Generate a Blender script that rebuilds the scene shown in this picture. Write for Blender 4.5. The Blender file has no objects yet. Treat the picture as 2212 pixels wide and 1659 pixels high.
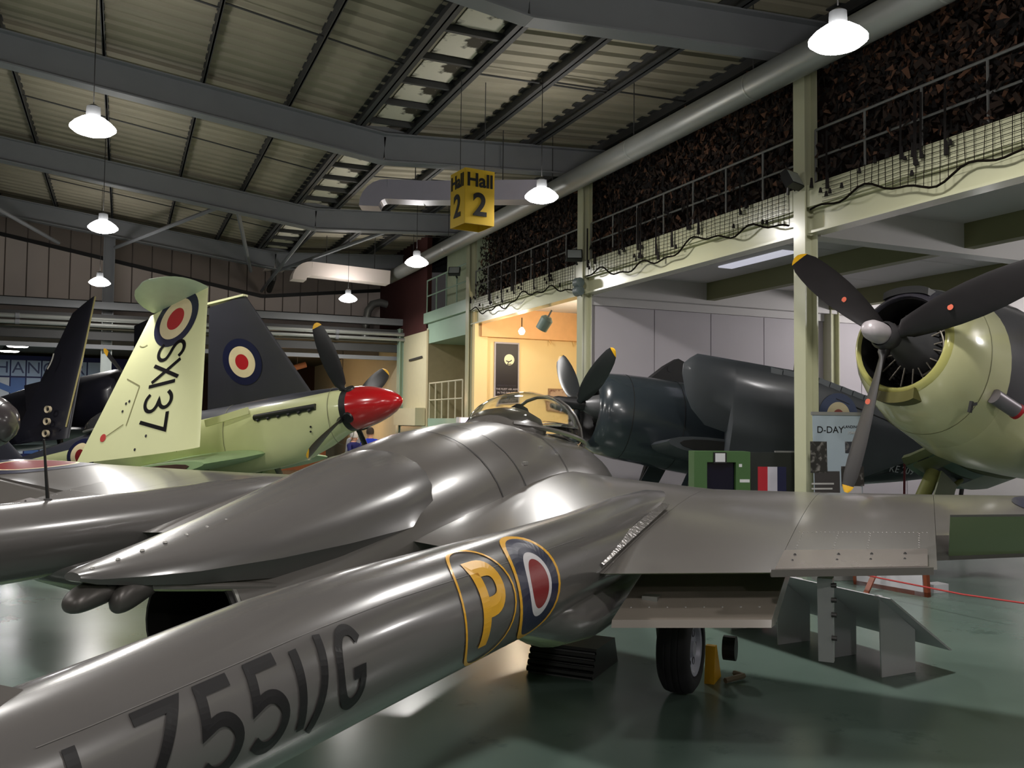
import bpy, math, random
from math import sin, cos, pi, radians, sqrt, atan2
from mathutils import Vector, Matrix, Euler
random.seed(7)
SC = bpy.context.scene
COL = SC.collection

# ---------------------------------------------------------------- camera
cam_d = bpy.data.cameras.new('camera')
cam_d.sensor_fit = 'HORIZONTAL'
cam_d.sensor_width = 36.0
cam_d.lens = 36.0 * 1912.0 / 2212.0
cam_d.clip_end = 200
cam_o = bpy.data.objects.new('camera', cam_d)
COL.objects.link(cam_o)
cam_o.location = (0, 0, 1.85)
cam_o.rotation_euler = (Matrix.Rotation(radians(-23.74), 3, 'Z') @ Matrix.Rotation(radians(92.5), 3, 'X')
                        @ Matrix.Rotation(radians(.57), 3, 'Z')).to_euler()
SC.camera = cam_o

# ---------------------------------------------------------------- world, exposure
W = bpy.data.worlds.new('hangar_ambient')
SC.world = W
W.use_nodes = True
W.node_tree.nodes['Background'].inputs[0].default_value = (.55, .52, .50, 1)
W.node_tree.nodes['Background'].inputs[1].default_value = .05
SC.view_settings.view_transform = 'Standard'
SC.view_settings.look = 'None'
SC.view_settings.gamma = 1
SC.view_settings.use_curve_mapping = False
SC.view_settings.exposure = 0.0
LAMP_W = 128.0
LAMP_EMIT = 30.0
UP = .055

# ---------------------------------------------------------------- materials
def lin(c):
    return tuple(((x / 255) / 12.92 if x / 255 <= .04045 else ((x / 255 + .055) / 1.055) ** 2.4) for x in c)
MATS = {}
def mat(name, rgb, rough=.5, metal=0., var=.10, scale=6., bump=0., bscale=None, coat=0., emit=0., stretch=None, spec=.5, rvar=0.):
    if name in MATS: return MATS[name]
    m = bpy.data.materials.new(name); m.use_nodes = True
    nt = m.node_tree; N = nt.nodes; L = nt.links; b = N['Principled BSDF']
    c = lin(rgb)
    b.inputs['Roughness'].default_value = rough
    b.inputs['Metallic'].default_value = metal
    b.inputs['Specular IOR Level'].default_value = spec
    if coat:
        b.inputs['Coat Weight'].default_value = coat; b.inputs['Coat Roughness'].default_value = .12
    tc = N.new('ShaderNodeTexCoord'); mp = N.new('ShaderNodeMapping')
    if stretch: mp.inputs['Scale'].default_value = stretch
    L.new(tc.outputs['Object'], mp.inputs[0])
    nz = N.new('ShaderNodeTexNoise'); nz.inputs['Scale'].default_value = scale; nz.inputs['Detail'].default_value = 4
    L.new(mp.outputs[0], nz.inputs['Vector'])
    mx = N.new('ShaderNodeMix'); mx.data_type = 'RGBA'
    mx.inputs[6].default_value = (*[max(0, x * (1 - var)) for x in c], 1)
    mx.inputs[7].default_value = (*[min(1, x * (1 + var)) for x in c], 1)
    L.new(nz.outputs['Fac'], mx.inputs[0])
    L.new(mx.outputs[2], b.inputs['Base Color'])
    if rvar:
        mr = N.new('ShaderNodeMapRange'); mr.inputs['To Min'].default_value = rough - rvar; mr.inputs['To Max'].default_value = rough + rvar
        L.new(nz.outputs['Fac'], mr.inputs['Value']); L.new(mr.outputs[0], b.inputs['Roughness'])
    if emit:
        b.inputs['Emission Color'].default_value = (*c, 1); b.inputs['Emission Strength'].default_value = emit
    if bump:
        n2 = N.new('ShaderNodeTexNoise'); n2.inputs['Scale'].default_value = bscale or scale * 3; n2.inputs['Detail'].default_value = 3
        L.new(mp.outputs[0], n2.inputs['Vector'])
        bp = N.new('ShaderNodeBump'); bp.inputs['Strength'].default_value = bump; bp.inputs['Distance'].default_value = .02
        L.new(n2.outputs['Fac'], bp.inputs['Height']); L.new(bp.outputs[0], b.inputs['Normal'])
    MATS[name] = m
    return m

def twotone(name, A, B, planes, rough=.4, var=.10, scale=5., wob=0., coat=0., bump=0.):
    """paint B wherever every plane (a,b,c,d): a*x+b*y+c*z>d holds in the aircraft's own axes, else A"""
    m = mat(name, A, rough, 0, var, scale, coat=coat, bump=bump)
    nt = m.node_tree; N = nt.nodes; L = nt.links; b = N['Principled BSDF']
    base = b.inputs['Base Color'].links[0].from_socket
    tc = N.new('ShaderNodeTexCoord')
    cur = None
    for (a, bb, c, d) in planes:
        dt = N.new('ShaderNodeVectorMath'); dt.operation = 'DOT_PRODUCT'; dt.inputs[1].default_value = (a, bb, c)
        L.new(tc.outputs['Object'], dt.inputs[0])
        g = N.new('ShaderNodeMapRange'); g.inputs['From Min'].default_value = d - .004; g.inputs['From Max'].default_value = d + .004
        L.new(dt.outputs['Value'], g.inputs['Value'])
        if cur is None: cur = g.outputs[0]
        else:
            mn = N.new('ShaderNodeMath'); mn.operation = 'MINIMUM'; L.new(cur, mn.inputs[0]); L.new(g.outputs[0], mn.inputs[1]); cur = mn.outputs[0]
    mx = N.new('ShaderNodeMix'); mx.data_type = 'RGBA'
    L.new(cur, mx.inputs[0]); L.new(base, mx.inputs[6]); mx.inputs[7].default_value = (*lin(B), 1)
    L.new(mx.outputs[2], b.inputs['Base Color'])
    return m

def floor_mat():
    m = mat('green_floor_paint', (98, 116, 108), .23, var=.2, scale=.7, rvar=.09)
    nt = m.node_tree; N = nt.nodes; L = nt.links; b = N['Principled BSDF']
    base = b.inputs['Base Color'].links[0].from_socket
    tc = N.new('ShaderNodeTexCoord'); nz = N.new('ShaderNodeTexNoise')
    nz.inputs['Scale'].default_value = 1.3; nz.inputs['Detail'].default_value = 8; nz.inputs['Roughness'].default_value = .7
    L.new(tc.outputs['Object'], nz.inputs['Vector'])
    rp = N.new('ShaderNodeMapRange'); rp.inputs['From Min'].default_value = .60; rp.inputs['From Max'].default_value = .74
    L.new(nz.outputs['Fac'], rp.inputs['Value'])
    mx = N.new('ShaderNodeMix'); mx.data_type = 'RGBA'
    L.new(rp.outputs[0], mx.inputs[0]); L.new(base, mx.inputs[6]); mx.inputs[7].default_value = (*lin((58, 78, 72)), 1)
    L.new(mx.outputs[2], b.inputs['Base Color'])
    n2 = N.new('ShaderNodeTexNoise'); n2.inputs['Scale'].default_value = 9; n2.inputs['Detail'].default_value = 4
    L.new(tc.outputs['Object'], n2.inputs['Vector'])
    bp = N.new('ShaderNodeBump'); bp.inputs['Strength'].default_value = .05; bp.inputs['Distance'].default_value = .01
    L.new(n2.outputs['Fac'], bp.inputs['Height']); L.new(bp.outputs[0], b.inputs['Normal'])
    return m

def stained_mat(name, A, B, scale, lo, hi, rough=.8):
    m = mat(name, A, rough, var=.08, scale=scale)
    nt = m.node_tree; N = nt.nodes; L = nt.links; b = N['Principled BSDF']
    base = b.inputs['Base Color'].links[0].from_socket
    tc = N.new('ShaderNodeTexCoord'); nz = N.new('ShaderNodeTexNoise')
    nz.inputs['Scale'].default_value = scale; nz.inputs['Detail'].default_value = 5
    L.new(tc.outputs['Object'], nz.inputs['Vector'])
    rp = N.new('ShaderNodeMapRange'); rp.inputs['From Min'].default_value = lo; rp.inputs['From Max'].default_value = hi
    L.new(nz.outputs['Fac'], rp.inputs['Value'])
    mx = N.new('ShaderNodeMix'); mx.data_type = 'RGBA'
    L.new(rp.outputs[0], mx.inputs[0]); L.new(base, mx.inputs[6]); mx.inputs[7].default_value = (*lin(B), 1)
    L.new(mx.outputs[2], b.inputs['Base Color'])
    return m

def glass_mat():
    m = bpy.data.materials.new('canopy_perspex'); m.use_nodes = True
    b = m.node_tree.nodes['Principled BSDF']
    b.inputs['Base Color'].default_value = (.93, .94, .9, 1); b.inputs['Roughness'].default_value = .03
    b.inputs['Transmission Weight'].default_value = 1; b.inputs['IOR'].default_value = 1.12
    return m
GLASS = glass_mat()

# ---------------------------------------------------------------- mesh builder
class MB:
    def __init__(s): s.v = []; s.f = []
    def add(s, vs, fs):
        o = len(s.v); s.v += [tuple(p) for p in vs]; s.f += [tuple(i + o for i in f) for f in fs]; return s
    def box(s, x0, x1, y0, y1, z0, z1):
        return s.add([(x0, y0, z0), (x1, y0, z0), (x1, y1, z0), (x0, y1, z0), (x0, y0, z1), (x1, y0, z1), (x1, y1, z1), (x0, y1, z1)],
                     [(0, 3, 2, 1), (4, 5, 6, 7), (0, 1, 5, 4), (1, 2, 6, 5), (2, 3, 7, 6), (3, 0, 4, 7)])
    def beam(s, a, b, w, h, up=(0, 0, 1)):
        """a solid bar from a to b, w wide and h deep"""
        a, b = Vector(a), Vector(b); d = (b - a).normalized(); u = Vector(up)
        r = d.cross(u)
        if r.length < 1e-4: r = d.cross(Vector((1, 0, 0)))
        r.normalize(); u = r.cross(d).normalized(); r *= w / 2; u *= h / 2
        vs = [a - r - u, a + r - u, a + r + u, a - r + u, b - r - u, b + r - u, b + r + u, b - r + u]
        return s.add(vs, [(3, 2, 1, 0), (4, 5, 6, 7), (0, 1, 5, 4), (1, 2, 6, 5), (2, 3, 7, 6), (3, 0, 4, 7)])
    def loft(s, rings, cap=(True, True), close=True):
        n = len(rings[0]); vs = [p for r in rings for p in r]; fs = []
        for i in range(len(rings) - 1):
            for j in range(n if close else n - 1):
                k = (j + 1) % n
                fs.append((i * n + j, i * n + k, (i + 1) * n + k, (i + 1) * n + j))
        if cap[0]: fs.append(tuple(range(n - 1, -1, -1)))
        if cap[1]: fs.append(tuple((len(rings) - 1) * n + j for j in range(n)))
        return s.add(vs, fs)
    def tube(s, pts, r, n=8, cap=True):
        pts = [Vector(p) for p in pts]; rr = r if isinstance(r, (list, tuple)) else [r] * len(pts)
        rings = []; pu = None
        for i, p in enumerate(pts):
            d = (pts[min(i + 1, len(pts) - 1)] - pts[max(i - 1, 0)]).normalized()
            u = pu if pu is not None else (Vector((0, 0, 1)) if abs(d.z) < .9 else Vector((1, 0, 0)))
            a = d.cross(u).normalized(); u = a.cross(d).normalized(); pu = u
            rings.append([p + (a * cos(2 * pi * k / n) + u * sin(2 * pi * k / n)) * rr[i] for k in range(n)])
        return s.loft(rings, (cap, cap))
    def lathe(s, prof, n=24, o=(0, 0, 0), ax='x', cap=(False, False)):
        """prof = (along, radius) pairs turned about an axis through o"""
        rings = []
        for a, r in prof:
            ring = []
            for k in range(n):
                t = 2 * pi * k / n; c, q = r * cos(t), r * sin(t)
                p = {'x': (a, c, q), 'y': (c, a, q), 'z': (c, q, a)}[ax]
                ring.append((p[0] + o[0], p[1] + o[1], p[2] + o[2]))
            rings.append(ring)
        return s.loft(rings, cap)
    def disc(s, fn, r, n=28, r0=0.):
        """flat round mark mapped through fn(u,v); r0 > 0 leaves a ring"""
        rings = max(1, int(6 * (r - r0) / max(r, 1e-6)) + 1); vs = []; fs = []
        for i in range(rings + 1):
            q = r0 + (r - r0) * i / rings
            for k in range(n): vs.append(fn(q * cos(2 * pi * k / n), q * sin(2 * pi * k / n)))
        for i in range(rings):
            for k in range(n):
                kk = (k + 1) % n; fs.append((i * n + k, i * n + kk, (i + 1) * n + kk, (i + 1) * n + k))
        return s.add(vs, fs)
    def stroke(s, fn, pts, w, step=.03):
        """a painted stroke along 2-D points, mapped onto a surface by fn(u,v)"""
        pts = [Vector(p) for p in pts]
        for _ in range(2):                 # round the gentle bends, keep true corners
            q = [pts[0]]
            for a, b, c in zip(pts, pts[1:], pts[2:]):
                if (b - a).angle(c - b) < 1.05: q += [b.lerp(a, .25), b.lerp(c, .25)]
                else: q.append(b)
            pts = q + [pts[-1]]
        P = []
        for i in range(len(pts) - 1):
            a, b = Vector(pts[i]), Vector(pts[i + 1]); m = max(1, int((b - a).length / step))
            P += [a.lerp(b, k / m) for k in range(m)]
        P.append(Vector(pts[-1])); vs = []; fs = []
        for i, p in enumerate(P):
            d0 = (P[i] - P[i - 1]).normalized() if i else (P[1] - P[0]).normalized()
            d1 = (P[i + 1] - P[i]).normalized() if i < len(P) - 1 else d0
            d = (d0 + d1)
            d = d.normalized() if d.length > 1e-5 else d0
            nn = Vector((-d.y, d.x)); k = w / 2 / max(.5, nn.dot(Vector((-d0.y, d0.x))))
            for q in (-1, 0, 1): vs.append(fn(p.x + nn.x * k * q, p.y + nn.y * k * q))
            if i:
                o = (i - 1) * 3; fs += [(o, o + 1, o + 4, o + 3), (o + 1, o + 2, o + 5, o + 4)]
        return s.add(vs, fs)
    def build(s, name, m, parent=None, smooth=False, angle=35, loc=None):
        me = bpy.data.meshes.new(name); me.from_pydata(s.v, [], s.f); me.validate(); 
        import bmesh
        bm = bmesh.new(); bm.from_mesh(me); bmesh.ops.recalc_face_normals(bm, faces=bm.faces)
        bm.to_mesh(me); bm.free()
        if m: me.materials.append(m)
        if smooth:
            me.polygons.foreach_set('use_smooth', [True] * len(me.polygons))
            me.set_sharp_from_angle(angle=radians(angle))
        o = bpy.data.objects.new(name, me); COL.objects.link(o)
        if parent: o.parent = parent
        if loc: o.location = loc
        return o

def tag(o, label=None, cat=None, group=None, kind=None):
    if label: o['label'] = label
    if cat: o['category'] = cat
    if group: o['group'] = group
    if kind: o['kind'] = kind
    return o
def empty(name, loc=(0, 0, 0), rot=(0, 0, 0), label=None, cat=None, group=None, kind=None):
    o = bpy.data.objects.new(name, None); COL.objects.link(o)
    o.location = loc; o.rotation_euler = rot; o.empty_display_size = .2
    return tag(o, label, cat, group, kind)
def struct(name, mb, m, **k):
    return tag(mb.build(name, m, **k), kind='structure')
def dup(o, parent=None, loc=None, label=None, rot=None):
    c = o.copy(); COL.objects.link(c)
    if parent: c.parent = parent
    if loc is not None: c.location = loc
    if rot is not None: c.rotation_euler = rot
    if label: c['label'] = label
    for ch in [x for x in bpy.data.objects if x.parent == o]: dup(ch, c)
    return c
def text_part(name, body, size, m, parent, M, spacing=1., depth=.002, align='CENTER', bold=0.):
    cu = bpy.data.curves.new(name, 'FONT'); cu.body = body; cu.size = size; cu.align_x = align; cu.align_y = 'CENTER'
    cu.space_character = spacing; cu.extrude = depth; cu.offset = bold
    t = bpy.data.objects.new(name, cu); COL.objects.link(t)
    dg = bpy.context.evaluated_depsgraph_get()
    me = bpy.data.meshes.new_from_object(t.evaluated_get(dg))
    bpy.data.objects.remove(t); bpy.data.curves.remove(cu)
    me.materials.clear(); me.materials.append(m)
    o = bpy.data.objects.new(name, me); COL.objects.link(o)
    o.matrix_local = M
    if parent: o.parent = parent
    return o
def basis(o, ux, uy):
    """matrix that lays x along ux and y along uy at o"""
    ux = Vector(ux).normalized(); uy = Vector(uy); uz = ux.cross(uy).normalized(); uy = uz.cross(ux)
    return Matrix(((ux.x, uy.x, uz.x, o[0]), (ux.y, uy.y, uz.y, o[1]), (ux.z, uy.z, uz.z, o[2]), (0, 0, 0, 1)))

def ering(x, ry, top, bot, n=32, p=2., cy=0., mid=None):
    """body cross-section at x: superellipse from bot to top"""
    m = (top + bot) / 2 if mid is None else mid; r = []
    for k in range(n):
        t = 2 * pi * k / n; c, q = cos(t), sin(t)
        yy = math.copysign(abs(c) ** (2 / p), c) * ry; zz = math.copysign(abs(q) ** (2 / p), q)
        r.append((x, cy + yy, m + zz * ((top - m) if q > 0 else (m - bot))))
    return r
def foil(y, xle, xte, zle, zte, t, n=14, cut=None, bot=.75):
    """closed airfoil loop at span y, upper side first from TE to LE; cut=fraction truncates the underside (flap bay)"""
    def yt(c): return 5 * t * (.2969 * sqrt(c) - .126 * c - .3516 * c * c + .2843 * c ** 3 - .1036 * c ** 4)
    ch = xle - xte; up = []; dn = []
    for i in range(n + 1):
        c = (1 - cos(pi * i / n)) / 2
        x = xle - ch * c; z = zle + (zte - zle) * c
        up.append((x, y, z + yt(c) * ch)); 
        d = z - yt(c) * ch * bot
        if cut and c > cut: d = z + yt(c) * ch - .012 * (1 if c < 1 else 0)
        dn.append((x, y, d))
    return up[::-1] + dn[1:-1]
def wing_top(y, c, st):
    """upper surface point at span y and chord fraction c, st = sorted stations (y,xle,xte,zle,zte,t)"""
    s = st if st[0][0] < st[-1][0] else st[::-1]
    for a, b in zip(s, s[1:]):
        if a[0] <= y <= b[0] or b is s[-1]:
            k = (y - a[0]) / (b[0] - a[0]); break
    q = [u + (w - u) * k for u, w in zip(a, b)]
    _, xle, xte, zle, zte, t = q
    c = min(max(c, 0), 1)
    yt = 5 * t * (.2969 * sqrt(c) - .126 * c - .3516 * c * c + .2843 * c ** 3 - .1036 * c ** 4)
    return (xle - (xle - xte) * c, y, zle + (zte - zle) * c + yt * (xle - xte))

GLYPH = {
 'L': [[(0, 1), (0, 0), (.55, 0)]],
 'Z': [[(0, 1), (.6, 1), (0, 0), (.6, 0)]],
 '5': [[(.55, 1), (.06, 1), (.02, .55), (.25, .62), (.45, .55), (.58, .36), (.52, .14), (.33, 0), (.12, .02), (-.02, .14)]],
 '1': [[(0, 0), (0, 1)]],
 '/': [[(-.14, -.10), (.02, .18), (.16, .60), (.22, 1.06)]],
 'G': [[(.55, .8), (.45, .96), (.27, 1), (.1, .9), (0, .65), (0, .35), (.1, .1), (.28, 0), (.48, .06), (.56, .22), (.56, .4), (.32, .4)]],
 'S': [[(.58, .82), (.45, .97), (.25, 1), (.08, .9), (.06, .72), (.2, .57), (.42, .46), (.58, .32), (.55, .12), (.38, 0), (.15, .02), (0, .18)]],
 'X': [[(0, 0), (.6, 1)], [(0, 1), (.6, 0)]],
 '3': [[(0, .84), (.15, .98), (.36, 1), (.52, .88), (.54, .72), (.42, .58), (.22, .53), (.44, .48), (.6, .32), (.56, .12), (.38, 0), (.15, .02), (0, .16)]],
 '7': [[(0, 1), (.58, 1), (.2, 0)]],
 'P': [[(0, 0), (0, 1), (.4, 1), (.56, .86), (.56, .62), (.4, .48), (0, .48)]],
}
def paint_glyph(ch, fn, o, h, w, m, parent, name='serial_letter', asp=1.):
    mb = MB()
    for st in GLYPH[ch]:
        mb.stroke(lambda u, v: fn(o[0] + u * h * asp, o[1] + v * h), st, w / h, step=.06)
    return mb.build(name, m, parent)

def blade(R, r0, ch, tw0, tw1, n=12, tipfrac=.93):
    """propeller blade along +z in a disc facing +x; returns (blade, yellow tip) builders"""
    def ring(r):
        t = (r - r0) / (R - r0)
        c = ch * (.34 + 1.05 * sin(pi * min(1, .12 + t * .72)) ** .8 - .28) * (1 if t < .9 else sqrt(max(.02, 1 - ((t - .9) / .1) ** 2)))
        if t < .06: c = ch * .42
        th = max(.012, .16 * ch * (1 - t) ** 1.2 + .012)
        if t < .06: th = ch * .36
        a = radians(tw0 + (tw1 - tw0) * t); pts = []
        for k in range(n):
            q = 2 * pi * k / n; u, v = cos(q) * c / 2, sin(q) * th / 2
            pts.append((-u * sin(a) + v * cos(a), u * cos(a) + v * sin(a), r))
        return pts
    rs = [r0 + (R - r0) * t for t in (0, .05, .08, .16, .26, .38, .52, .66, .78, .88, tipfrac)]
    ts = [r0 + (R - r0) * t for t in (tipfrac, .95, .97, .985, .996)]
    return MB().loft([ring(r) for r in rs]), MB().loft([ring(r) for r in ts])
def spin(mb, ang):
    """turn a blade about the x axis (0 = straight up, positive towards +y)"""
    c, q = cos(ang), sin(ang)
    mb.v = [(x, y * c + z * q, -y * q + z * c) for x, y, z in mb.v]; return mb

def wheel(parent, c, R, w, tyre_m, hub_m, axis='y', dark=None, nm='wheel'):
    """a wheel part with tyre tread and a spoked hub as sub-part"""
    o = c; r = R
    t = MB().lathe([(-w * .30, r * .60), (-w * .5, r * .68), (-w * .5, r * .84), (-w * .38, r * .97), (-w * .22, r), (-w * .2, r * .985), (-w * .17, r), (-w * .03, r), (0, r * .985), (w * .03, r),
                    (w * .17, r), (w * .2, r * .985), (w * .22, r), (w * .38, r * .97), (w * .5, r * .84), (w * .5, r * .68), (w * .30, r * .60)], 36, o, axis).build(nm, tyre_m, parent, True, 50)
    for sgn in (-1, 1):
        MB().lathe([(sgn * w * .30, r * .62), (sgn * w * .46, r * .60), (sgn * w * .44, r * .52), (sgn * w * .32, r * .46), (sgn * w * .30, r * .2), (sgn * w * .42, r * .17), (sgn * w * .42, .001)], 28, o, axis).build('hub', hub_m, t, True)
        if dark:
            for k in range(6):
                a = pi / 3 * k; q = r * .36
                off = {'y': (q * cos(a), sgn * w * .315, q * sin(a))}[axis]
                MB().lathe([(-.004, r * .085), (.004, r * .085), (.005, .001)], 12, tuple(o[i] + off[i] for i in range(3)), axis).build('hub_hole', dark, t)
    return t
# ================================================================ THE SETTING
def zb(X):                       # underside of the roof beams
    if X < -8: return 6.34 + .124 * 12.06 - .124 * (-8 - X)
    return 6.34 + (.124 * (4.06 - X) if X < 4.06 else .064 * (X - 4.06))
M_floor = floor_mat()
M_steel = mat('grey_painted_steel', (128, 130, 134), .55, var=.08, scale=3)
M_purlin = mat('dark_purlin_steel', (58, 58, 58), .6, var=.1, scale=4)
M_sheet = mat('roof_sheeting', (150, 143, 125), .75, var=.22, scale=.9, stretch=(.35, 3, 1))
M_gutter = stained_mat('mouldy_gutter_board', (214, 208, 190), (60, 54, 42), 3.4, .50, .58)
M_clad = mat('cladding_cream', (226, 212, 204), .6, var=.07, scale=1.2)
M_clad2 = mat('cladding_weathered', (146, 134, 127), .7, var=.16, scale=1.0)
M_cream = mat('mezzanine_cream_gloss', (196, 196, 166), .26, var=.05, scale=2, coat=.3)
M_mint = mat('mint_green_steel', (160, 186, 166), .4, var=.06, scale=2)
M_white = mat('white_wall_paint', (214, 210, 210), .7, var=.04, scale=1.5)
M_lilac = mat('lilac_white_panel', (196, 190, 196), .6, var=.05, scale=1.3)
M_yellow = mat('warm_display_wall', (238, 214, 160), .7, var=.04, scale=2)
M_olive = mat('olive_beam_paint', (132, 132, 96), .6, var=.06, scale=2)
M_dark = mat('near_black_paint', (26, 25, 26), .5, var=.2, scale=5)
M_brown = mat('dark_brown_wall', (58, 40, 34), .85, var=.25, scale=1.4)
M_maroon = mat('maroon_wall', (70, 30, 28), .8, var=.15, scale=1.4)
M_pipe = mat('galvanised_pipe', (176, 178, 174), .32, .55, var=.12, scale=3, stretch=(.3, .3, 3))
M_rail = mat('pale_handrail', (122, 122, 120), .4, var=.06, scale=4)
M_black = mat('black_plastic', (20, 20, 21), .45, var=.2, scale=8)

floor = struct('floor', MB().box(-16, 20, -10, 44, -.2, 0), M_floor)

# roof sheeting with pressed ribs
mb = MB()
xs = [-16, -8, 4.06, 17]
ys = []; y = -8.0
while y < 29.5:
    ys += [(y, 0), (y + .22, 0), (y + .25, -.045), (y + .33, -.045), (y + .36, 0)]; y += .36
for a, b in zip(xs, xs[1:]):
    o = len(mb.v)
    for (yy, dz) in ys:
        mb.v += [(a, yy, zb(a) + .72 + dz), (b, yy, zb(b) + .72 + dz)]
    for i in range(len(ys) - 1): mb.f.append((o + 2 * i, o + 2 * i + 1, o + 2 * i + 3, o + 2 * i + 2))
ceiling = struct('ceiling', mb, M_sheet)
FR = [-3.14, 2.86, 8.86, 14.86, 20.86, 26.86]
for Y in FR:
    for (a, b) in ((-8, 4.06), (4.06, 10.0), (10.0, 16)):
        m = MB()
        A, B = (a, Y, zb(a)), (b, Y, zb(b))
        m.beam((a, Y, zb(a) + .012), (b, Y, zb(b) + .012), .26, .024)
        m.beam((a, Y, zb(a) + .25), (b, Y, zb(b) + .25), .03, .46)
        m.beam((a, Y, zb(a) + .49), (b, Y, zb(b) + .49), .26, .024)
        m.build('roof_beam', M_steel, ceiling)
    m = MB()                                    # haunch plate that rounds the valley joint
    m.add([(3.2, Y - .02, zb(3.2) + .47), (4.06, Y - .02, 6.80), (4.95, Y - .02, zb(4.95) + .47), (4.06, Y - .02, 6.98),
           (3.2, Y + .02, zb(3.2) + .47), (4.06, Y + .02, 6.80), (4.95, Y + .02, zb(4.95) + .47), (4.06, Y + .02, 6.98)],
          [(0, 1, 2, 3), (7, 6, 5, 4), (0, 4, 5, 1), (1, 5, 6, 2), (2, 6, 7, 3), (3, 7, 4, 0)])
    m.build('haunch_plate', M_steel, ceiling)
for X in (-7.3, -5.9, -4.55, -3.2, -1.8, -.4, 1.05, 2.4, 3.6, 4.52, 5.75, 6.9, 8.4, 9.7):
    z = zb(X) + .50; m = MB()
    w = .05 if X < 3 else .16
    m.box(X - .012, X + .012, -8, 29.4, z, z + .2)
    m.box(X - w / 2, X + w / 2, -8, 29.4, z, z + .016)
    m.box(X - w / 2, X + w / 2, -8, 29.4, z + .184, z + .2)
    m.build('purlin', M_purlin, ceiling)
# valley gutter: stained boards between crossbars
pm = None
y = 2.0
while y < 29:
    if pm is None:
        pm = MB().box(3.80, 4.40, .06, .90, 6.985, 7.0).build('gutter_board', M_gutter, ceiling, loc=(0, y, 0)); cb = MB().box(3.56, 4.56, -.03, .03, 6.90, 6.985).build('gutter_crossbar', M_purlin, ceiling, loc=(0, y, 0))
        sl = MB().box(3.62, 3.78, .03, .93, 6.99, 7.06).build('gutter_lining', M_sheet, ceiling, loc=(0, y, 0))
    else:
        for q in (pm, cb, sl):
            c = q.copy(); COL.objects.link(c); c.parent = ceiling; c.location = (0, y, 0)
    y += .96
# sag rods between purlins
for Y in (5.9, 11.9, 17.9, 23.9):
    for a, b in ((-1.8, 1.05), (1.05, 3.6), (4.52, 6.9), (5.75, 8.4)):
        MB().tube([(a, Y, zb(a) + .58), (b, Y + .15, zb(b) + .56)], .014, 6).build('sag_rod', M_purlin, ceiling)
# wind bracing at the far bay
for a, b in (((-4.6, 20.9, 7.3), (-1.7, 26.8, 6.6)), ((-.3, 26.8, 6.6), (1.9, 21.0, 6.7)), ((4.0, 20.9, 6.45), (4.0, 29.2, 6.0)), ((2.3, 20.9, 6.6), (3.4, 27.2, 6.3)), ((4.2, 27.0, 6.35), (5.8, 21.0, 6.5))):
    MB().tube([a, b], .05, 8).build('wind_brace', M_steel, ceiling)
MB().box(3.85, 4.45, 27.5, 28.0, 6.45, 6.8).build('gutter_outlet_box', M_clad, ceiling)
MB().tube([(4.15, 27.75, 6.45), (4.15, 27.75, 6.2), (4.15, 28.6, 5.95)], .09, 10).build('downpipe', M_purlin, ceiling)

# far gable wall
WY = 29.5
def zv(X): return 5.87 + (.18 * (4.05 - X) if X < 4.05 else .118 * (X - 4.05))
wf = MB(); wf.box(-16, 9.0, WY + .06, WY + .2, 4.0, 9.2)
wall_far = struct('wall_far', wf, M_clad2)
x = -4.4
while x < 8.7:
    x1 = min(x + .57, 8.8)
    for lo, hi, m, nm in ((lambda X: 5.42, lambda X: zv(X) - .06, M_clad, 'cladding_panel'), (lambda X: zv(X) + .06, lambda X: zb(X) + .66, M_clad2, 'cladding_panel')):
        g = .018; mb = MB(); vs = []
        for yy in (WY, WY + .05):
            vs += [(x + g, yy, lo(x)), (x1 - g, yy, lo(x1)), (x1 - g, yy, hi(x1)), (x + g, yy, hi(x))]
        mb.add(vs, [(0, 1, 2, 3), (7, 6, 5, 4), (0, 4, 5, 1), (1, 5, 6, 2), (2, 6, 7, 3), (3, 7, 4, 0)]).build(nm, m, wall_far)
    x = x1
for a, b in ((-4.6, 4.05), (4.05, 8.9)):
    MB().beam((a, WY - .02, zv(a)), (b, WY - .02, zv(b)), .06, .11).build('gable_flashing', M_dark, wall_far)
MB().box(-16, 8.9, WY - .1, WY + .04, 5.16, 5.40).build('gable_sill_beam', M_purlin, wall_far)

# crossing steel and pipes under the gable
tr = struct('trim_1', MB().box(-16, 8.0, 26.75, 27.0, 4.86, 5.06), M_steel)
for z0, z1, yy, mm in ((4.62, 4.72, 26.8, M_purlin), (4.02, 4.26, 26.9, M_purlin), (3.78, 3.90, 27.05, M_steel)):
    MB().box(-16, 8.0, yy, yy + .16, z0, z1).build('cross_beam', mm, tr)
for z, r in ((4.56, .062), (4.40, .055)):
    p = MB().tube([(-14, 26.62, z - .02), (8.2, 26.62, z)], r, 10).build('pipe', M_pipe, tr, True)
    for xx in (-6, -2.6, .8, 3.1, 5.9): MB().lathe([(-.05, r * 1.25), (.05, r * 1.25)], 12, (xx, 26.62, z - .01), 'x', (True, True)).build('pipe_collar', M_steel, p)
# the hall behind, seen under the beams
struct('ceiling_rear', MB().box(-16, 8.0, 27.1, 41, 4.32, 4.45), mat('dark_olive_ceiling', (84, 82, 68), .8))
wall_rear = struct('wall_rear', MB().box(-16, 14, 40.6, 40.8, 0, 4.5), M_brown)
struct('wall_side', MB().box(8.0, 8.15, 26.9, 40.6, 0, 4.6), mat('pale_cream_wall', (206, 198, 168), .7, var=.05))
struct('wall_maroon', MB().box(8.0, 8.15, 24.4, 29.5, 4.5, 7.6), M_maroon)
struct('wall_left', MB().box(-16.2, -16, -10, 41, 0, 8), M_clad2)
struct('wall_near', MB().box(-16, 20, -10.2, -10, 0, 8), M_clad2)
struct('wall_right', MB().box(18.0, 18.2, -10, 30, 0, 8), M_white)

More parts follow.
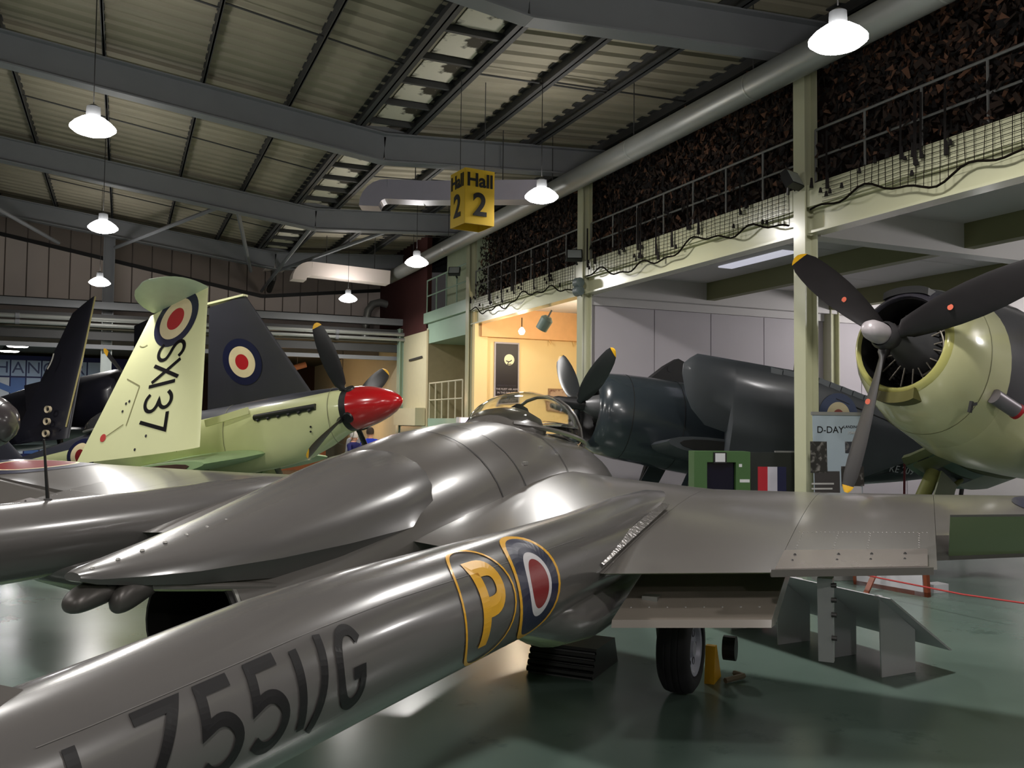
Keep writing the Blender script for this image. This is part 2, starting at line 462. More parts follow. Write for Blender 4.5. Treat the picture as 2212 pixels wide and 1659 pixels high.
# posts
def hcol(name, X, Y, z0, z1, m, b=.2, t=.022):
    mb = MB()
    mb.box(X - b / 2, X - b / 2 + t, Y - b / 2, Y + b / 2, z0, z1); mb.box(X + b / 2 - t, X + b / 2, Y - b / 2, Y + b / 2, z0, z1)
    mb.box(X - b / 2 + t, X + b / 2 - t, Y - .012, Y + .012, z0, z1)
    return struct(name, mb, m)
hcol('trim_2', -.45, 27.3, 0, 4.72, mat('pale_grey_post', (188, 196, 194), .5), .28)
hcol('trim_3', -.45, 27.3, 4.72, 7.4, M_steel, .3)
CY = [2.86, 8.86, 14.84, 20.86]
for i, Y in enumerate(CY): hcol('trim_%d' % (4 + i), 8.02, Y, 0, 6.62, M_cream, .21)
hcol('trim_9', 8.0, 26.75, 0, 4.75, M_mint, .28)
hcol('trim_10', 14.1, 14.8, 0, 4.75, M_cream, .24)

# mezzanine: kerb plate, channel beam and flange per bay, soffit, cross beams
mez = struct('mezzanine', MB().box(8.2, 18, -10, 20.8, 4.72, 4.9), M_white)
for y0, y1 in ((-3.1, 2.76), (2.96, 8.76), (8.96, 14.74), (14.94, 20.76)):
    MB().box(7.95, 8.02, y0, y1, 4.64, 4.92).build('kerb_plate', M_cream, mez)
    MB().box(7.99, 8.16, y0, y1, 4.615, 4.645).build('beam_flange', M_cream, mez)
    MB().box(8.06, 8.09, y0, y1, 4.33, 4.62).build('beam_web', M_cream, mez)
    MB().box(7.96, 8.19, y0, y1, 4.30, 4.33).build('beam_flange', M_cream, mez)
    MB().box(10.75, 10.95, y0, y1, 4.36, 4.74).build('soffit_beam', M_olive, mez)
    MB().box(13.95, 14.2, y0, y1, 4.36, 4.74).build('soffit_beam', M_olive, mez)
    for xa, xb in ((8.25, 9.5), (9.53, 10.72), (10.98, 12.4), (12.43, 13.9), (14.25, 16.0)):
        yy = y0 + .05
        while yy < y1 - .1:
            ye = min(yy + 1.95, y1 - .02)
            MB().box(xa, xb, yy, ye, 4.70, 4.72).build('ceiling_panel', M_white, mez); yy += 1.97
for Y in (2.86, 8.86, 14.84):
    MB().box(8.15, 17.9, Y - .13, Y + .13, 4.28, 4.72).build('cross_beam', M_white, mez)
lightstrip = MB().box(9.75, 10.05, 11.3, 13.0, 4.675, 4.70)
# partition wall behind the blue fighter
part = struct('wall_partition', MB().box(8.25, 18, 14.95, 15.15, 0, 4.7), M_lilac)
for k in range(7):
    a = 8.3 + k * 1.36
    MB().box(a, a + 1.34, 14.925, 14.95, .15, 4.12).build('wall_panel', M_lilac, part)
MB().box(8.2, 18, 14.88, 14.96, 4.13, 4.3).build('wall_header', M_white, part)
# warm display bay between the posts
bay = struct('wall_display', MB().box(8.0, 12.0, 20.55, 20.7, 0, 4.72), M_yellow)
MB().box(11.9, 12.0, 15.15, 20.55, 0, 4.72).build('side_wall', M_yellow, bay)
MB().box(8.1, 11.9, 20.3, 20.55, 3.98, 4.7).build('ceiling_drop', mat('peach_soffit', (226, 176, 124), .7), bay)
MB().box(7.96, 8.3, 20.42, 20.56, 0, 4.3).build('door_jamb', M_yellow, bay)
for xx in (10.05, 10.75): MB().beam((xx, 20.5, 3.98), (xx, 20.36, 3.86), .03, .03).build('bracket', M_yellow, bay)

# landing block past the last post: slab, balcony, doorway, stair platform
blk = struct('wall_landing', MB().box(8.02, 8.2, 24.3, 26.7, 0, 4.55), mat('cream_landing_wall', (214, 206, 172), .65, var=.05))
MB().box(9.7, 9.85, 20.9, 24.5, 0, 4.5).build('recess_wall', mat('beige_recess_wall', (178, 164, 130), .7), blk)
MB().box(8.0, 9.9, 24.2, 24.35, 0, 4.5).build('recess_wall', mat('beige_recess_wall', (178, 164, 130), .7), blk)
MB().box(7.93, 9.9, 20.98, 24.45, 4.68, 4.98).build('balcony_edge', M_mint, blk)
MB().box(8.02, 9.9, 20.98, 24.3, 4.10, 4.68).build('balcony_beam', M_mint, blk)
MB().box(8.6, 8.75, 21.0, 24.35, 4.98, 6.75).build('balcony_wall', mat('pale_mint_wall', (186, 196, 166), .7), blk)
MB().box(8.75, 14, 20.75, 20.9, 4.9, 7.4).build('upper_wall', M_brown, blk)
MB().box(8.7, 8.9, 21, 29.3, 6.7, 7.2).build('upper_fascia', M_dark, blk)
MB().box(8.02, 8.6, 21.0, 24.2, 1.72, 1.95).build('platform_edge', M_mint, blk)
MB().box(7.9, 8.1, 21.0, 27.0, 1.45, 1.72).build('platform_beam', M_mint, blk)
MB().box(7.7, 8.0, 24.4, 26.6, 1.74, 2.25).build('platform_parapet', mat('cream_landing_wall', (214, 206, 172), .65), blk)
for Y in (24.3, 26.3, 21.2): MB().box(7.9, 8.1, Y, Y + .22, 0, 1.5).build('platform_leg', M_mint, blk)
MB().beam((7.99, 24.75, 3.75), (7.99, 26.0, 3.72), .02, .06).build('conduit', M_purlin, blk)
def rails(parent, X, y0, y1, zf, h, n, m, mid=True, r=.02):
    for k in range(n + 1):
        yy = y0 + (y1 - y0) * k / n
        MB().tube([(X, yy, zf), (X, yy, zf + h)], r, 6).build('baluster', m, parent)
    MB().tube([(X, y0, zf + h), (X, y1, zf + h)], r * 1.1, 6).build('top_rail', m, parent)
    if mid: MB().tube([(X, y0, zf + h * .52), (X, y1, zf + h * .52)], r, 6).build('mid_rail', m, parent)
br = empty('balcony_railing', (7.98, 22.7, 4.98), label='pale metal railing along the mint green balcony edge', cat='railing'); br.location = (0, 0, 0)
rails(br, 8.0, 21.05, 24.35, 4.98, .95, 4, M_mint)
br2 = empty('stair_railing', label='cream metal railing on the stair platform in the doorway', cat='railing')
rails(br2, 8.06, 21.5, 24.2, 1.95, 1.0, 5, mat('cream_rail_paint', (216, 208, 180), .5))
MB().tube([(8.3, 21.05, 2.1), (9.4, 21.3, 3.2)], .02, 6).build('stair_rail', M_rail, br2)
MB().tube([(8.3, 21.05, 2.7), (9.4, 21.3, 3.8)], .02, 6).build('stair_rail', M_rail, br2)

# mezzanine railings bay by bay
for i, (y0, y1, lb) in enumerate(((2.96, 8.76, 'grey mezzanine railing above the radial fighter with white cowl'), (8.96, 14.74, 'grey mezzanine railing above the blue folded wing fighter'), (14.94, 20.76, 'grey mezzanine railing above the warm lit display bay'))):
    q = empty('mezzanine_railing', label=lb, cat='railing', group='mezzanine railings')
    rails(q, 8.1, y0, y1, 4.9, .76, 7, M_rail, r=.016)

# dark hangings behind the nets
struct('wall_upper', MB().box(9.6, 9.7, -6, 20.8, 4.9, 8.0), M_brown)

# big round duct along the mezzanine, and its fittings
dk = empty('air_duct', label='long round galvanised duct running under the roof beside the mezzanine', cat='duct')
MB().lathe([(.5, .185), (25.9, .185), (26.0, .15), (26.0, .001)], 24, (7.3, 0, 6.2), 'y').build('duct_pipe', mat('dull_galvanised_duct', (150, 152, 148), .42, .5, var=.08, scale=2), dk, True)
for yy in (3.2, 6.1, 9.0, 11.9, 14.8, 17.7, 20.6, 23.5):
    MB().lathe([(-.012, .189), (.012, .189)], 24, (7.3, yy, 6.2), 'y').build('duct_seam', M_pipe, dk, True)
    MB().tube([(7.3, yy, 6.38), (7.3, yy, zb(7.3) + .71)], .008, 5).build('hanger', M_purlin, dk)
def bent_duct(label, pts, w, h, m, hang):
    o = empty('air_duct', label=label, cat='duct')
    for a, b in zip(pts, pts[1:]): MB().beam(a, b, w, h).build('duct_section', m, o)
    a = Vector(pts[0]); d = (Vector(pts[0]) - Vector(pts[1])).normalized(); up = Vector((0, 0, 1))
    rings = []
    for k in range(7):                       # elbow turned up to the roof
        t = k / 6 * pi / 2; R = h * .9
        c = a + d * (R * sin(t)) + Vector((0, 0, -R * (1 - cos(t)))) ; n = d * cos(t) - up * sin(t); u = up * cos(t) + d * sin(t); s = n.cross(u).normalized()
        rings.append([c + s * w / 2 * i + u * h / 2 * j for i, j in ((-1, -1), (1, -1), (1, 1), (-1, 1))])
    MB().loft(rings).build('duct_elbow', m, o)
    for p in hang: MB().tube([p, (p[0], p[1], zb(p[0]) + .71)], .01, 5).build('hanger', M_purlin, o)
    return o
M_duct = mat('pale_duct_sheet', (168, 164, 178), .4, .2, var=.05)
bent_duct('lilac grey rectangular duct with a rounded elbow near the yellow hall sign', [(4.35, 15.6, 6.05), (4.95, 15.35, 6.03), (6.9, 14.2, 6.0)], .4, .36, M_duct, [(4.8, 15.4, 6.2), (6.2, 14.6, 6.2)])
bent_duct('pale rectangular duct with a rounded elbow before the far gable', [(4.75, 25.0, 6.1), (5.4, 25.0, 6.08), (7.0, 25.0, 6.02)], .5, .38, M_clad, [(5.2, 25, 6.25), (6.6, 25, 6.25)])
dd = empty('air_duct', label='silver pipe bending down beside the maroon wall', cat='duct')
MB().tube([(8.0, 28.6, 5.75), (7.75, 28.6, 5.8), (7.5, 28.6, 5.72), (7.35, 28.6, 5.5), (7.3, 28.6, 5.2), (7.25, 28.6, 4.5)], .13, 12).build('pipe_bend', M_pipe, dd, True, 60)
# ================================================================ LAMPS AND FITTINGS
def emis(name, rgb, s):
    m = bpy.data.materials.new(name); m.use_nodes = True
    nt = m.node_tree; b = nt.nodes['Principled BSDF']; b.inputs['Base Color'].default_value = (*rgb, 1)
    b.inputs['Emission Color'].default_value = (*rgb, 1); b.inputs['Emission Strength'].default_value = s
    return m
M_lamp = emis('lamp_glow', (1.0, .97, .95), LAMP_EMIT)
M_warm = emis('warm_bulb_glow', (1.0, .72, .42), 60)
M_shade = mat('lamp_housing', (120, 122, 124), .4, .4)
def high_bay(x, y, z, label):
    o = empty('pendant_lamp', (x, y, z), label=label, cat='lamp', group='round high bay lamps hung from the roof')
    MB().lathe([(.13, .075), (.15, .08), (.24, .075), (.27, .03), (.27, .001)], 20, (0, 0, 0), 'z').build('housing', M_shade, o, True)
    MB().lathe([(.13, .075), (.105, .13), (.05, .205), (.0, .25), (-.02, .25), (-.06, .20), (-.09, .11), (-.095, .001)], 28, (0, 0, 0), 'z').build('diffuser', M_lamp, o, True)
    MB().tube([(0, 0, .26), (0, 0, zb(x) + .71 - z)], .006, 5).build('cable', M_black, o)
    L = bpy.data.lights.new('lamp_light', 'AREA'); L.shape = 'DISK'; L.size = .46; L.energy = LAMP_W; L.color = (1.0, .965, .92)
    lo = bpy.data.objects.new('lamp_light', L); COL.objects.link(lo); lo.parent = o; lo.location = (0, 0, -.11)
    L2 = bpy.data.lights.new('lamp_uplight', 'AREA'); L2.shape = 'DISK'; L2.size = .4; L2.energy = LAMP_W * UP; L2.color = (1.0, .95, .88)
    l2 = bpy.data.objects.new('lamp_uplight', L2); COL.objects.link(l2); l2.parent = o; l2.location = (0, 0, .30); l2.rotation_euler = (pi, 0, 0)
    return o
LAMPY = [-6.2, -.2, 5.84, 11.84, 17.98, 24.24]
near = {5.84: 'over the starboard wing of the grey twin boom jet', 11.84: 'beside the yellow hall sign', 17.98: 'beside the long round duct', 24.24: 'before the far gable on the duct side'}
for y in LAMPY:
    high_bay(5.66, y, 5.24, 'glowing round high bay lamp ' + near.get(y, 'hung on the duct side over open floor'))
nl = {11.3: 'high over the port wing of the grey jet', 17.2: 'high over the tail of the folded wing fighter', 24.24: 'above the tip of the dark folded wing'}
for y in (-6.2, -.2, 5.6, 11.3, 17.2, 24.24):
    high_bay(-.4 if y < 20 else -.6, y, 5.24, 'glowing round high bay lamp ' + nl.get(y, 'over open floor by the tail of the jet'))
for y in (-.2, 5.6, 11.3, 17.2):
    high_bay(-6.5, y, 5.24, 'glowing round high bay lamp in the row beyond the dark folded wing aircraft')
for x, y, z, lb in ((-3.55, 34.2, 4.1, 'small glowing ceiling lamp in the rear hall, the far one'), (-3.0, 31.0, 4.05, 'small glowing ceiling lamp in the rear hall, the near one')):
    o = empty('ceiling_lamp', (x, y, z), label=lb, cat='lamp', group='rear hall ceiling lamps')
    MB().lathe([(.0, .30), (-.03, .26), (-.04, .001)], 20, (0, 0, 0), 'z').build('diffuser', M_lamp, o, True)
    MB().lathe([(.27, .12), (.08, .2), (.0, .31)], 20, (0, 0, 0), 'z').build('housing', M_shade, o, True)
    L = bpy.data.lights.new('lamp_light', 'AREA'); L.shape = 'DISK'; L.size = .5; L.energy = LAMP_W * .5
    lo = bpy.data.objects.new('lamp_light', L); COL.objects.link(lo); lo.parent = o; lo.location = (0, 0, -.06)

def floodlight(loc, rz, tilt, label):
    o = empty('floodlight', loc, (tilt, 0, rz), label=label, cat='floodlight', group='black floodlights on the mezzanine posts')
    MB().box(-.15, .15, -.05, .05, -.11, .11).build('body', M_black, o)
    MB().box(-.13, .13, -.056, -.05, -.09, .09).build('front_glass', mat('floodlight_glass', (150, 156, 156), .15, var=.05), o)
    MB().beam((0, .05, 0), (.06, .16, -.1), .03, .03).build('bracket', M_black, o)
    for k in (-.1, -.03, .04, .11): MB().box(k, k + .012, .05, .085, -.09, .09).build('cooling_fin', M_black, o)
floodlight((7.75, 8.80, 4.98), radians(20), radians(-28), 'black floodlight on the post beside the radial fighter')
floodlight((7.75, 14.75, 5.02), radians(-25), radians(-28), 'black floodlight on the post beside the blue folded wing fighter')
floodlight((7.72, 21.3, 5.72), radians(-30), radians(-30), 'black floodlight at the end of the camouflage net by the balcony')
# clusters hung on the fascia
o = empty('loudspeaker', (7.84, 14.75, 4.42), label='small grey twin loudspeaker on the post under the mezzanine edge', cat='loudspeaker')
for dz in (-.07, .09): MB().lathe([(-.1, .05), (-.08, .09), (.06, .1), (.1, .07), (.1, .001)], 14, (0, 0, dz), 'y', (True, False)).build('horn', mat('grey_speaker', (96, 108, 108), .5), o, True)
MB().box(.0, .09, -.02, .02, -.1, .1).build('bracket', M_steel, o)
o = empty('spotlight', (8.35, 17.25, 4.02), (radians(30), radians(20), 0), label='grey green drum spotlight hung over the warm display bay', cat='spotlight')
MB().lathe([(-.16, .11), (-.16, .13), (.1, .14), (.16, .08), (.16, .001)], 20, (0, 0, 0), 'z').build('drum', mat('grey_green_drum', (108, 126, 120), .5), o, True)
MB().tube([(0, 0, .15), (0, .02, .32)], .02, 6).build('stem', M_steel, o)
# pendant bulb and its light in the warm bay
o = empty('pendant_bulb', (8.55, 18.9, 4.0), label='bright warm bulb hanging in the cream display bay', cat='lamp')
bm_ = MB().lathe([(-.08, .001), (-.07, .05), (0, .08), (.06, .05), (.09, .02)], 16, (0, 0, 0), 'z').build('bulb', M_warm, o, True)
MB().tube([(0, 0, .08), (0, 0, .32)], .012, 6).build('cable', M_black, o)
for k, (x, y, z, e) in enumerate(((8.55, 18.9, 3.86, 60), (10.2, 17.6, 4.1, 80))):
    L = bpy.data.lights.new('bulb_light', 'POINT'); L.energy = e; L.color = (1, .84, .62); L.shadow_soft_size = .08
    lo = bpy.data.objects.new('bulb_light', L); COL.objects.link(lo)
    if k == 0: lo.parent = o; lo.location = (0, 0, -.14)
    else:
        o2 = empty('pendant_bulb', (x, y, z), label='warm ceiling bulb deep inside the cream display bay', cat='lamp'); lo.parent = o2; lo.location = (0, 0, -.14)
        MB().lathe([(-.06, .001), (0, .07), (.06, .03)], 12, (0, 0, 0), 'z').build('bulb', M_warm, o2, True)
        MB().tube([(0, 0, .06), (0, 0, .6)], .012, 6).build('cable', M_black, o2)
# fluorescent diffuser set in the mezzanine soffit
fl = tag(lightstrip.build('strip_light', emis('strip_glow', (.86, .86, 1.0), .5)), 'long flush lilac strip light in the white soffit', 'strip light')
for (x, y, e, lb) in ((15.4, 12.0, 190, 'added white globe light under the soffit beyond the radial fighter'), (13.0, 4.2, 190, 'added white globe light under the soffit beside the wing of the radial fighter')):  # globe lights added out of sight to brighten the soffit and wall
    o = empty('soffit_fill_globe', (x, y, 4.42), label=lb, cat='lamp', group='added globe lights under the mezzanine')
    MB().lathe([(-.12, .001), (-.10, .07), (0, .13), (.10, .07), (.12, .04)], 16, (0, 0, 0), 'z').build('globe', emis('fill_globe_glow', (1, .98, .95), 6), o, True)
    MB().tube([(0, 0, .11), (0, 0, .30)], .02, 8).build('stem', M_shade, o)
    L = bpy.data.lights.new('soffit_fill_light', 'POINT'); L.energy = e; L.color = (1, .97, .96); L.shadow_soft_size = .12
    lo = bpy.data.objects.new('soffit_fill_light', L); COL.objects.link(lo); lo.parent = o; lo.location = (0, 0, -.3)
# warm lamps among the brown exhibits of the rear hall
for k, (x, y, z) in enumerate(((4.9, 33, 3.5), (5.15, 33, 3.55), (5.35, 33, 3.62), (4.55, 31, 2.85), (6.75, 29.5, 1.95))):
    o = empty('spot_bulb', (x, y, z), label=('small warm track bulb under the rear hall ceiling' if k < 3 else ('small warm bulb by the edge of the dark upright wing' if k == 3 else 'small warm bulb below the red spinner')), cat='lamp', group='warm bulbs on one track' if k < 3 else 'single warm bulbs')
    MB().lathe([(-.07, .001), (-.05, .06), (.02, .07), (.06, .03)], 12, (0, 0, 0), 'z').build('bulb', M_warm, o, True)
    MB().lathe([(.03, .05), (.12, .05), (.12, .001)], 12, (0, 0, 0), 'z').build('holder', M_dark, o)
    MB().tube([(0, 0, .11), (0, 0, 4.33 - z)], .01, 5).build('drop_rod', M_dark, o)
    if k in (1, 3, 4):
        L = bpy.data.lights.new('spot_light', 'POINT'); L.energy = 30; L.color = (1, .6, .3); L.shadow_soft_size = .08
        lo = bpy.data.objects.new('spot_light', L); COL.objects.link(lo); lo.parent = o; lo.location = (0, -.05, -.15)

# the yellow hanging hall sign: open box, text on every side
M_sy = mat('yellow_sign_board', (226, 186, 44), .45, var=.03)
sg = empty('hall_sign', (4.62, 12.02, 4.70), (0, 0, radians(5.6)), label='yellow hanging box sign with black hall lettering', cat='sign')
hw = .235; H2 = .80
for k in range(4):
    a = k * pi / 2
    ux = Vector((cos(a), sin(a), 0)); nx = Vector((sin(a), -cos(a), 0))
    c = nx * hw
    p = MB().beam(c + Vector((0, 0, 0)), c + Vector((0, 0, H2)), hw * 2, .012, up=nx).build('sign_panel', M_sy, sg)
    text_part('lettering', 'Hall', .27, M_black, p, basis(c + nx * .012 + Vector((0, 0, .63)), ux, (0, 0, 1)), depth=.002, bold=.007)
    text_part('lettering', '2', .46, M_black, p, basis(c + nx * .012 + Vector((0, 0, .27)), ux, (0, 0, 1)), depth=.002, bold=.012)
for sx in (-1, 1): MB().tube([(sx * .2, 0, H2), (sx * .2, 0, 2.2)], .006, 5).build('hanging_wire', M_purlin, sg)
MB().beam((-.2, 0, H2), (.2, 0, H2), .03, .02).build('hanging_bar', M_purlin, sg)

# poster and picture in the warm bay
o = empty('poster', (8.87, 20.53, 3.18), label='tall dark night sky poster with a moon on the cream bay wall', cat='poster')
MB().box(-.34, .34, -.03, 0, -.70, .70).build('frame', mat('pale_poster_frame', (170, 166, 176), .5), o)
MB().box(-.305, .305, -.036, -.03, -.66, .66).build('sheet', mat('midnight_print', (15, 12, 24), .4, var=.5, scale=1.2), o)
MB().disc(lambda u, v: (.06 + u, -.039, .26 + v), .14, 28).build('moon', mat('moon_print', (232, 228, 196), .6), o)
mb = MB(); mb.stroke(lambda u, v: (.06 + u, -.042, .2 + v), [(-.09, .03), (0, .0), (.07, .05)], .025); mb.stroke(lambda u, v: (.06 + u, -.042, .2 + v), [(-.02, 0), (-.05, -.06), (.06, -.05)], .02)
mb.build('silhouette', M_black, o)
for k, (t, s) in enumerate((('FORGOTTEN VICTORY', .05), ('THE FLEET AIR ARM', .068), ('IN THE FAR EAST', .068))):
    text_part('lettering', t, s, mat('poster_white_print' if k else 'poster_grey_print', (190, 186, 196) if k else (70, 66, 84), .6), o, basis((0, -.04, -.40 - k * .09), (1, 0, 0), (0, 0, 1)), depth=.0005)
o = empty('picture', (10.55, 20.54, 2.5), label='brown faded picture on the cream bay wall behind the propeller', cat='picture')
MB().box(-.5, .5, -.03, 0, -.24, .24).build('frame', mat('picture_frame', (150, 120, 92), .5), o)
MB().box(-.47, .47, -.035, -.03, -.21, .21).build('print', stained_mat('sepia_print', (186, 160, 138), (110, 76, 62), 5, .5, .62), o)
o = empty('light_box', (8.2, 20.2, 1.75), label='bright white and violet backlit display box beside the cream bay', cat='display box')
MB().box(-.75, .6, -.1, .1, -.4, .22).build('casing', M_white, o)
MB().box(-.3, .58, -.11, -.1, -.3, .2).build('lit_panel', emis('white_backlight', (1, 1, 1), 4), o)
MB().box(-.7, -.33, -.11, -.1, -.3, .2).build('lit_panel', emis('violet_backlight', (.78, .6, .95), 3), o)
MB().box(-.75, .6, -.1, .1, -1.75, -.4).build('plinth', M_white, o)

# camouflage nets on the mezzanine, one per bay
M_net = mat('net_cord', (24, 20, 16), 1, spec=.05)
M_gar = [mat('net_brown', (54, 40, 33), .95, var=.4, scale=9), mat('net_dark', (24, 19, 18), .95, var=.4, scale=9), mat('net_lit_brown', (104, 72, 54), .95, var=.3, scale=9)]
def wave(y, k): return .06 * sin(y * 1.7 + k) + .05 * sin(y * 4.3 + 2 * k) + .03 * sin(y * 9.1)
def net(y0, y1, label, k):
    o = empty('camouflage_net', (8.0, (y0 + y1) / 2, 4.9), label=label, cat='net', group='camouflage nets along the mezzanine'); o.location = (0, 0, 0)
    gs = [MB(), MB(), MB()]
    ztop = 7.0
    n = int((y1 - y0) * 1050)
    for i in range(n):
        y = random.uniform(y0, y1); z = 4.9 + (ztop - 4.9) * random.random() ** .8
        x = 8.06 + random.uniform(-.05, .34) + .12 * (z - 4.9)
        s = random.uniform(.025, .075); a = random.uniform(0, 2 * pi); w = random.uniform(.010, .03)
        d = Vector((random.uniform(-.3, .3), cos(a), sin(a))) * s; e = Vector((random.uniform(-.6, .6), -sin(a), cos(a))) * w
        c = Vector((x, y, z)); q = gs[0 if random.random() < .45 else (1 if random.random() < .85 - .4 * max(0, sin(y * 1.1 + k) * (z - 5.4)) else 2)]  # brighter brown strips gather in patches higher up, painting light on the net
        j = Vector((random.uniform(-.03, .03), random.uniform(-.02, .02), random.uniform(-.03, .03)))
        q.add([c - d - e, c + d - e * .7 + j, c + d + e, c - d * .8 + e + j], [(0, 1, 2, 3)])
    for g, m in zip(gs, M_gar): tag(g.build('garnish', m, o), kind='stuff')
    # hanging fringe: grid cords, wavy edge rope, tassels
    mb = MB(); yy = y0 + .05
    def low(y): return 4.56 + wave(y, k) * 1.2
    while yy < y1:
        if abs(math.fmod(yy * 1.3 + k, 4.4) - 2.2) > .5 or k != 0:
            mb.beam((7.92, yy, low(yy)), (7.92, yy + random.uniform(-.03, .03), 4.93), .0055, .0055)
        yy += .105
    for zz in [4.58 + .055 * j for j in range(7)]:
        pts = [(7.915, y0 + .1 + t * .25, zz + .5 * wave(y0 + t * .25, k + 1) * (4.95 - zz)) for t in range(int((y1 - y0) / .25))]
        for a, b in zip(pts, pts[1:]):
            if a[2] > low(a[1]) and b[2] > low(b[1]): mb.beam(a, b, .0055, .0055)
    tag(mb.build('mesh_cord', M_net, o), kind='stuff')
    pts = [(7.905, y0 + .05 + t * .1, low(y0 + .05 + t * .1)) for t in range(int((y1 - y0) / .1))]
    MB().tube(pts, .014, 5).build('edge_rope', M_net, o)
    tm = MB()
    for i in range(int((y1 - y0) * 5.5)):
        y = random.uniform(y0 + .1, y1 - .1); z = random.uniform(low(y) + .03, 4.93); l = random.uniform(.04, .25) if random.random() < .4 else .06
        tm.tube([(7.9, y, min(z + l, 4.98)), (7.9, y, z)], [.014, .026], 5)
        if random.random() < .35: tm.tube([(7.89, y, 5.5), (7.9, y + .02, z)], .016, 4)
    tag(tm.build('tassel', M_gar[1], o), kind='stuff')
net(3.1, 8.72, 'brown camouflage net on the mezzanine above the radial fighter', 0)
net(9.0, 14.7, 'brown camouflage net on the mezzanine above the blue folded wing fighter', 2)
net(14.98, 20.72, 'brown camouflage net on the mezzanine above the warm display bay', 4)
# ================================================================ TWIN-BOOM JET
def under_mat(name, top, under, thr=-.35, rough=.3, coat=.4, var=.08, scale=3., bump=0., metal=0.):
    """upper colour, with the underside colour on faces that look down"""
    m = mat(name, top, rough, metal, var, scale, coat=coat, bump=bump)
    nt = m.node_tree; N = nt.nodes; L = nt.links; b = N['Principled BSDF']
    base = b.inputs['Base Color'].links[0].from_socket
    tc = N.new('ShaderNodeTexCoord'); sp = N.new('ShaderNodeSeparateXYZ'); L.new(tc.outputs['Normal'], sp.inputs[0])
    g = N.new('ShaderNodeMapRange'); g.inputs['From Min'].default_value = thr + .02; g.inputs['From Max'].default_value = thr - .02
    L.new(sp.outputs['Z'], g.inputs['Value'])
    mx = N.new('ShaderNodeMix'); mx.data_type = 'RGBA'
    L.new(g.outputs[0], mx.inputs[0]); L.new(base, mx.inputs[6]); mx.inputs[7].default_value = (*lin(under), 1)
    L.new(mx.outputs[2], b.inputs['Base Color'])
    return m
GREY = (92, 88, 85); SKYG = (150, 160, 118)
M_vp = under_mat('dark_sea_grey_gloss', GREY, SKYG, -.55, .30, .55, .07, 2.2)
M_vb = under_mat('boom_sea_grey_gloss', (88, 85, 84), SKYG, -.84, .26, .6, .07, 2.2)
M_seam = mat('panel_seam_dark', (30, 28, 27), .6)
M_tyre = mat('tyre_rubber', (34, 33, 38), .75, var=.2, scale=12)
M_hub = mat('silver_wheel_hub', (176, 176, 192), .4, .2)
M_decy = mat('yellow_decal', (222, 164, 26), .35, coat=.4); M_decb = mat('roundel_blue', (24, 27, 58), .35, coat=.4)
M_decr = mat('roundel_red', (128, 26, 30), .35, coat=.4); M_decw = mat('roundel_white', (206, 202, 206), .35, coat=.4)
M_decc = mat('roundel_cream', (222, 206, 166), .5); M_deck = mat('serial_black', (22, 20, 22), .45, coat=.12, spec=.3)
M_metal = mat('bare_grey_metal', (150, 148, 144), .35, .6, var=.1)

def foil2(y, xle, xte, zle, zte, t, n=16, bay=None, trunc=None, bot=.75):
    def yt(c): return 5 * t * (.2969 * sqrt(c) - .126 * c - .3516 * c * c + .2843 * c ** 3 - .1036 * c ** 4)
    ch = xle - xte; up = []; dn = []
    for i in range(n + 1):
        c = (1 - cos(pi * i / n)) / 2
        if trunc: c = min(c, trunc)
        x = xle - ch * c; z = zle + (zte - zle) * c; a = z + yt(c) * ch; d = z - yt(c) * ch * bot
        if bay and c > bay: d = a - .014
        if trunc and i == n: a = d = (a + d) / 2
        up.append((x, y, a)); dn.append((x, y, d))
    return up[::-1] + dn[1:-1]
VW = [(.40, 1.50, -1.52, 1.19, 1.15, .20), (1.2, 1.22, -1.76, 1.18, 1.12, .168), (1.85, 1.06, -1.90, 1.18, 1.10, .142), (2.63, .99, -1.64, 1.215, 1.125, .135),
      (3.34, .94, -1.40, 1.25, 1.155, .13), (5.6, .70, -.62, 1.375, 1.32, .115), (6.0, .5, -.5, 1.36, 1.33, .10), (6.16, .2, -.3, 1.365, 1.35, .07)]
def at_span(y):
    for a, b in zip(VW, VW[1:]):
        if a[0] <= y <= b[0]:
            k = (y - a[0]) / (b[0] - a[0]); return [u + (w - u) * k for u, w in zip(a, b)]
def vtop(y, c, up=0.):
    _, xle, xte, zle, zte, t = at_span(abs(y)); c = min(max(c, 0.), 1.)
    yt = 5 * t * (.2969 * sqrt(c) - .126 * c - .3516 * c * c + .2843 * c ** 3 - .1036 * c ** 4)
    return (xle - (xle - xte) * c, y, zle + (zte - zle) * c + yt * (xle - xte) + up)

VR = empty('twin_boom_jet', (2.401, 6.477, 0), (radians(-.35), 0, radians(41.26)),
           label='dark grey twin boom jet aircraft with yellow P and black serial on its boom', cat='aircraft')
# --- pod
POD_ = [(3.36, .03, 1.09, 1.0, 2.), (3.3, .14, 1.17, .92, 2.), (3.15, .27, 1.30, .80, 2.), (2.9, .42, 1.46, .68, 2.), (2.5, .56, 1.62, .57, 2.1), (2.0, .66, 1.70, .50, 2.2), (1.4, .72, 1.75, .46, 2.3),
       (.9, .74, 1.80, .45, 2.3), (.43, .75, 1.855, .46, 2.2), (0, .75, 1.845, .47, 2.1), (-.6, .73, 1.785, .49, 2.), (-1.1, .67, 1.69, .51, 2.), (-1.6, .57, 1.53, .54, 2.), (-2.1, .45, 1.30, .53, 2.), (-2.5, .35, 1.16, .53, 2.), (-2.7, .315, 1.145, .53, 2.)]
POD = [((1 + (x - 1) * .83 if x > 1 else x), ry, t, b, p) for x, ry, t, b, p in POD_]
pod = MB().loft([ering(x, ry, t, b, 40, p) for x, ry, t, b, p in POD], (True, False)).build('fuselage_pod', M_vp, VR, True, 60)
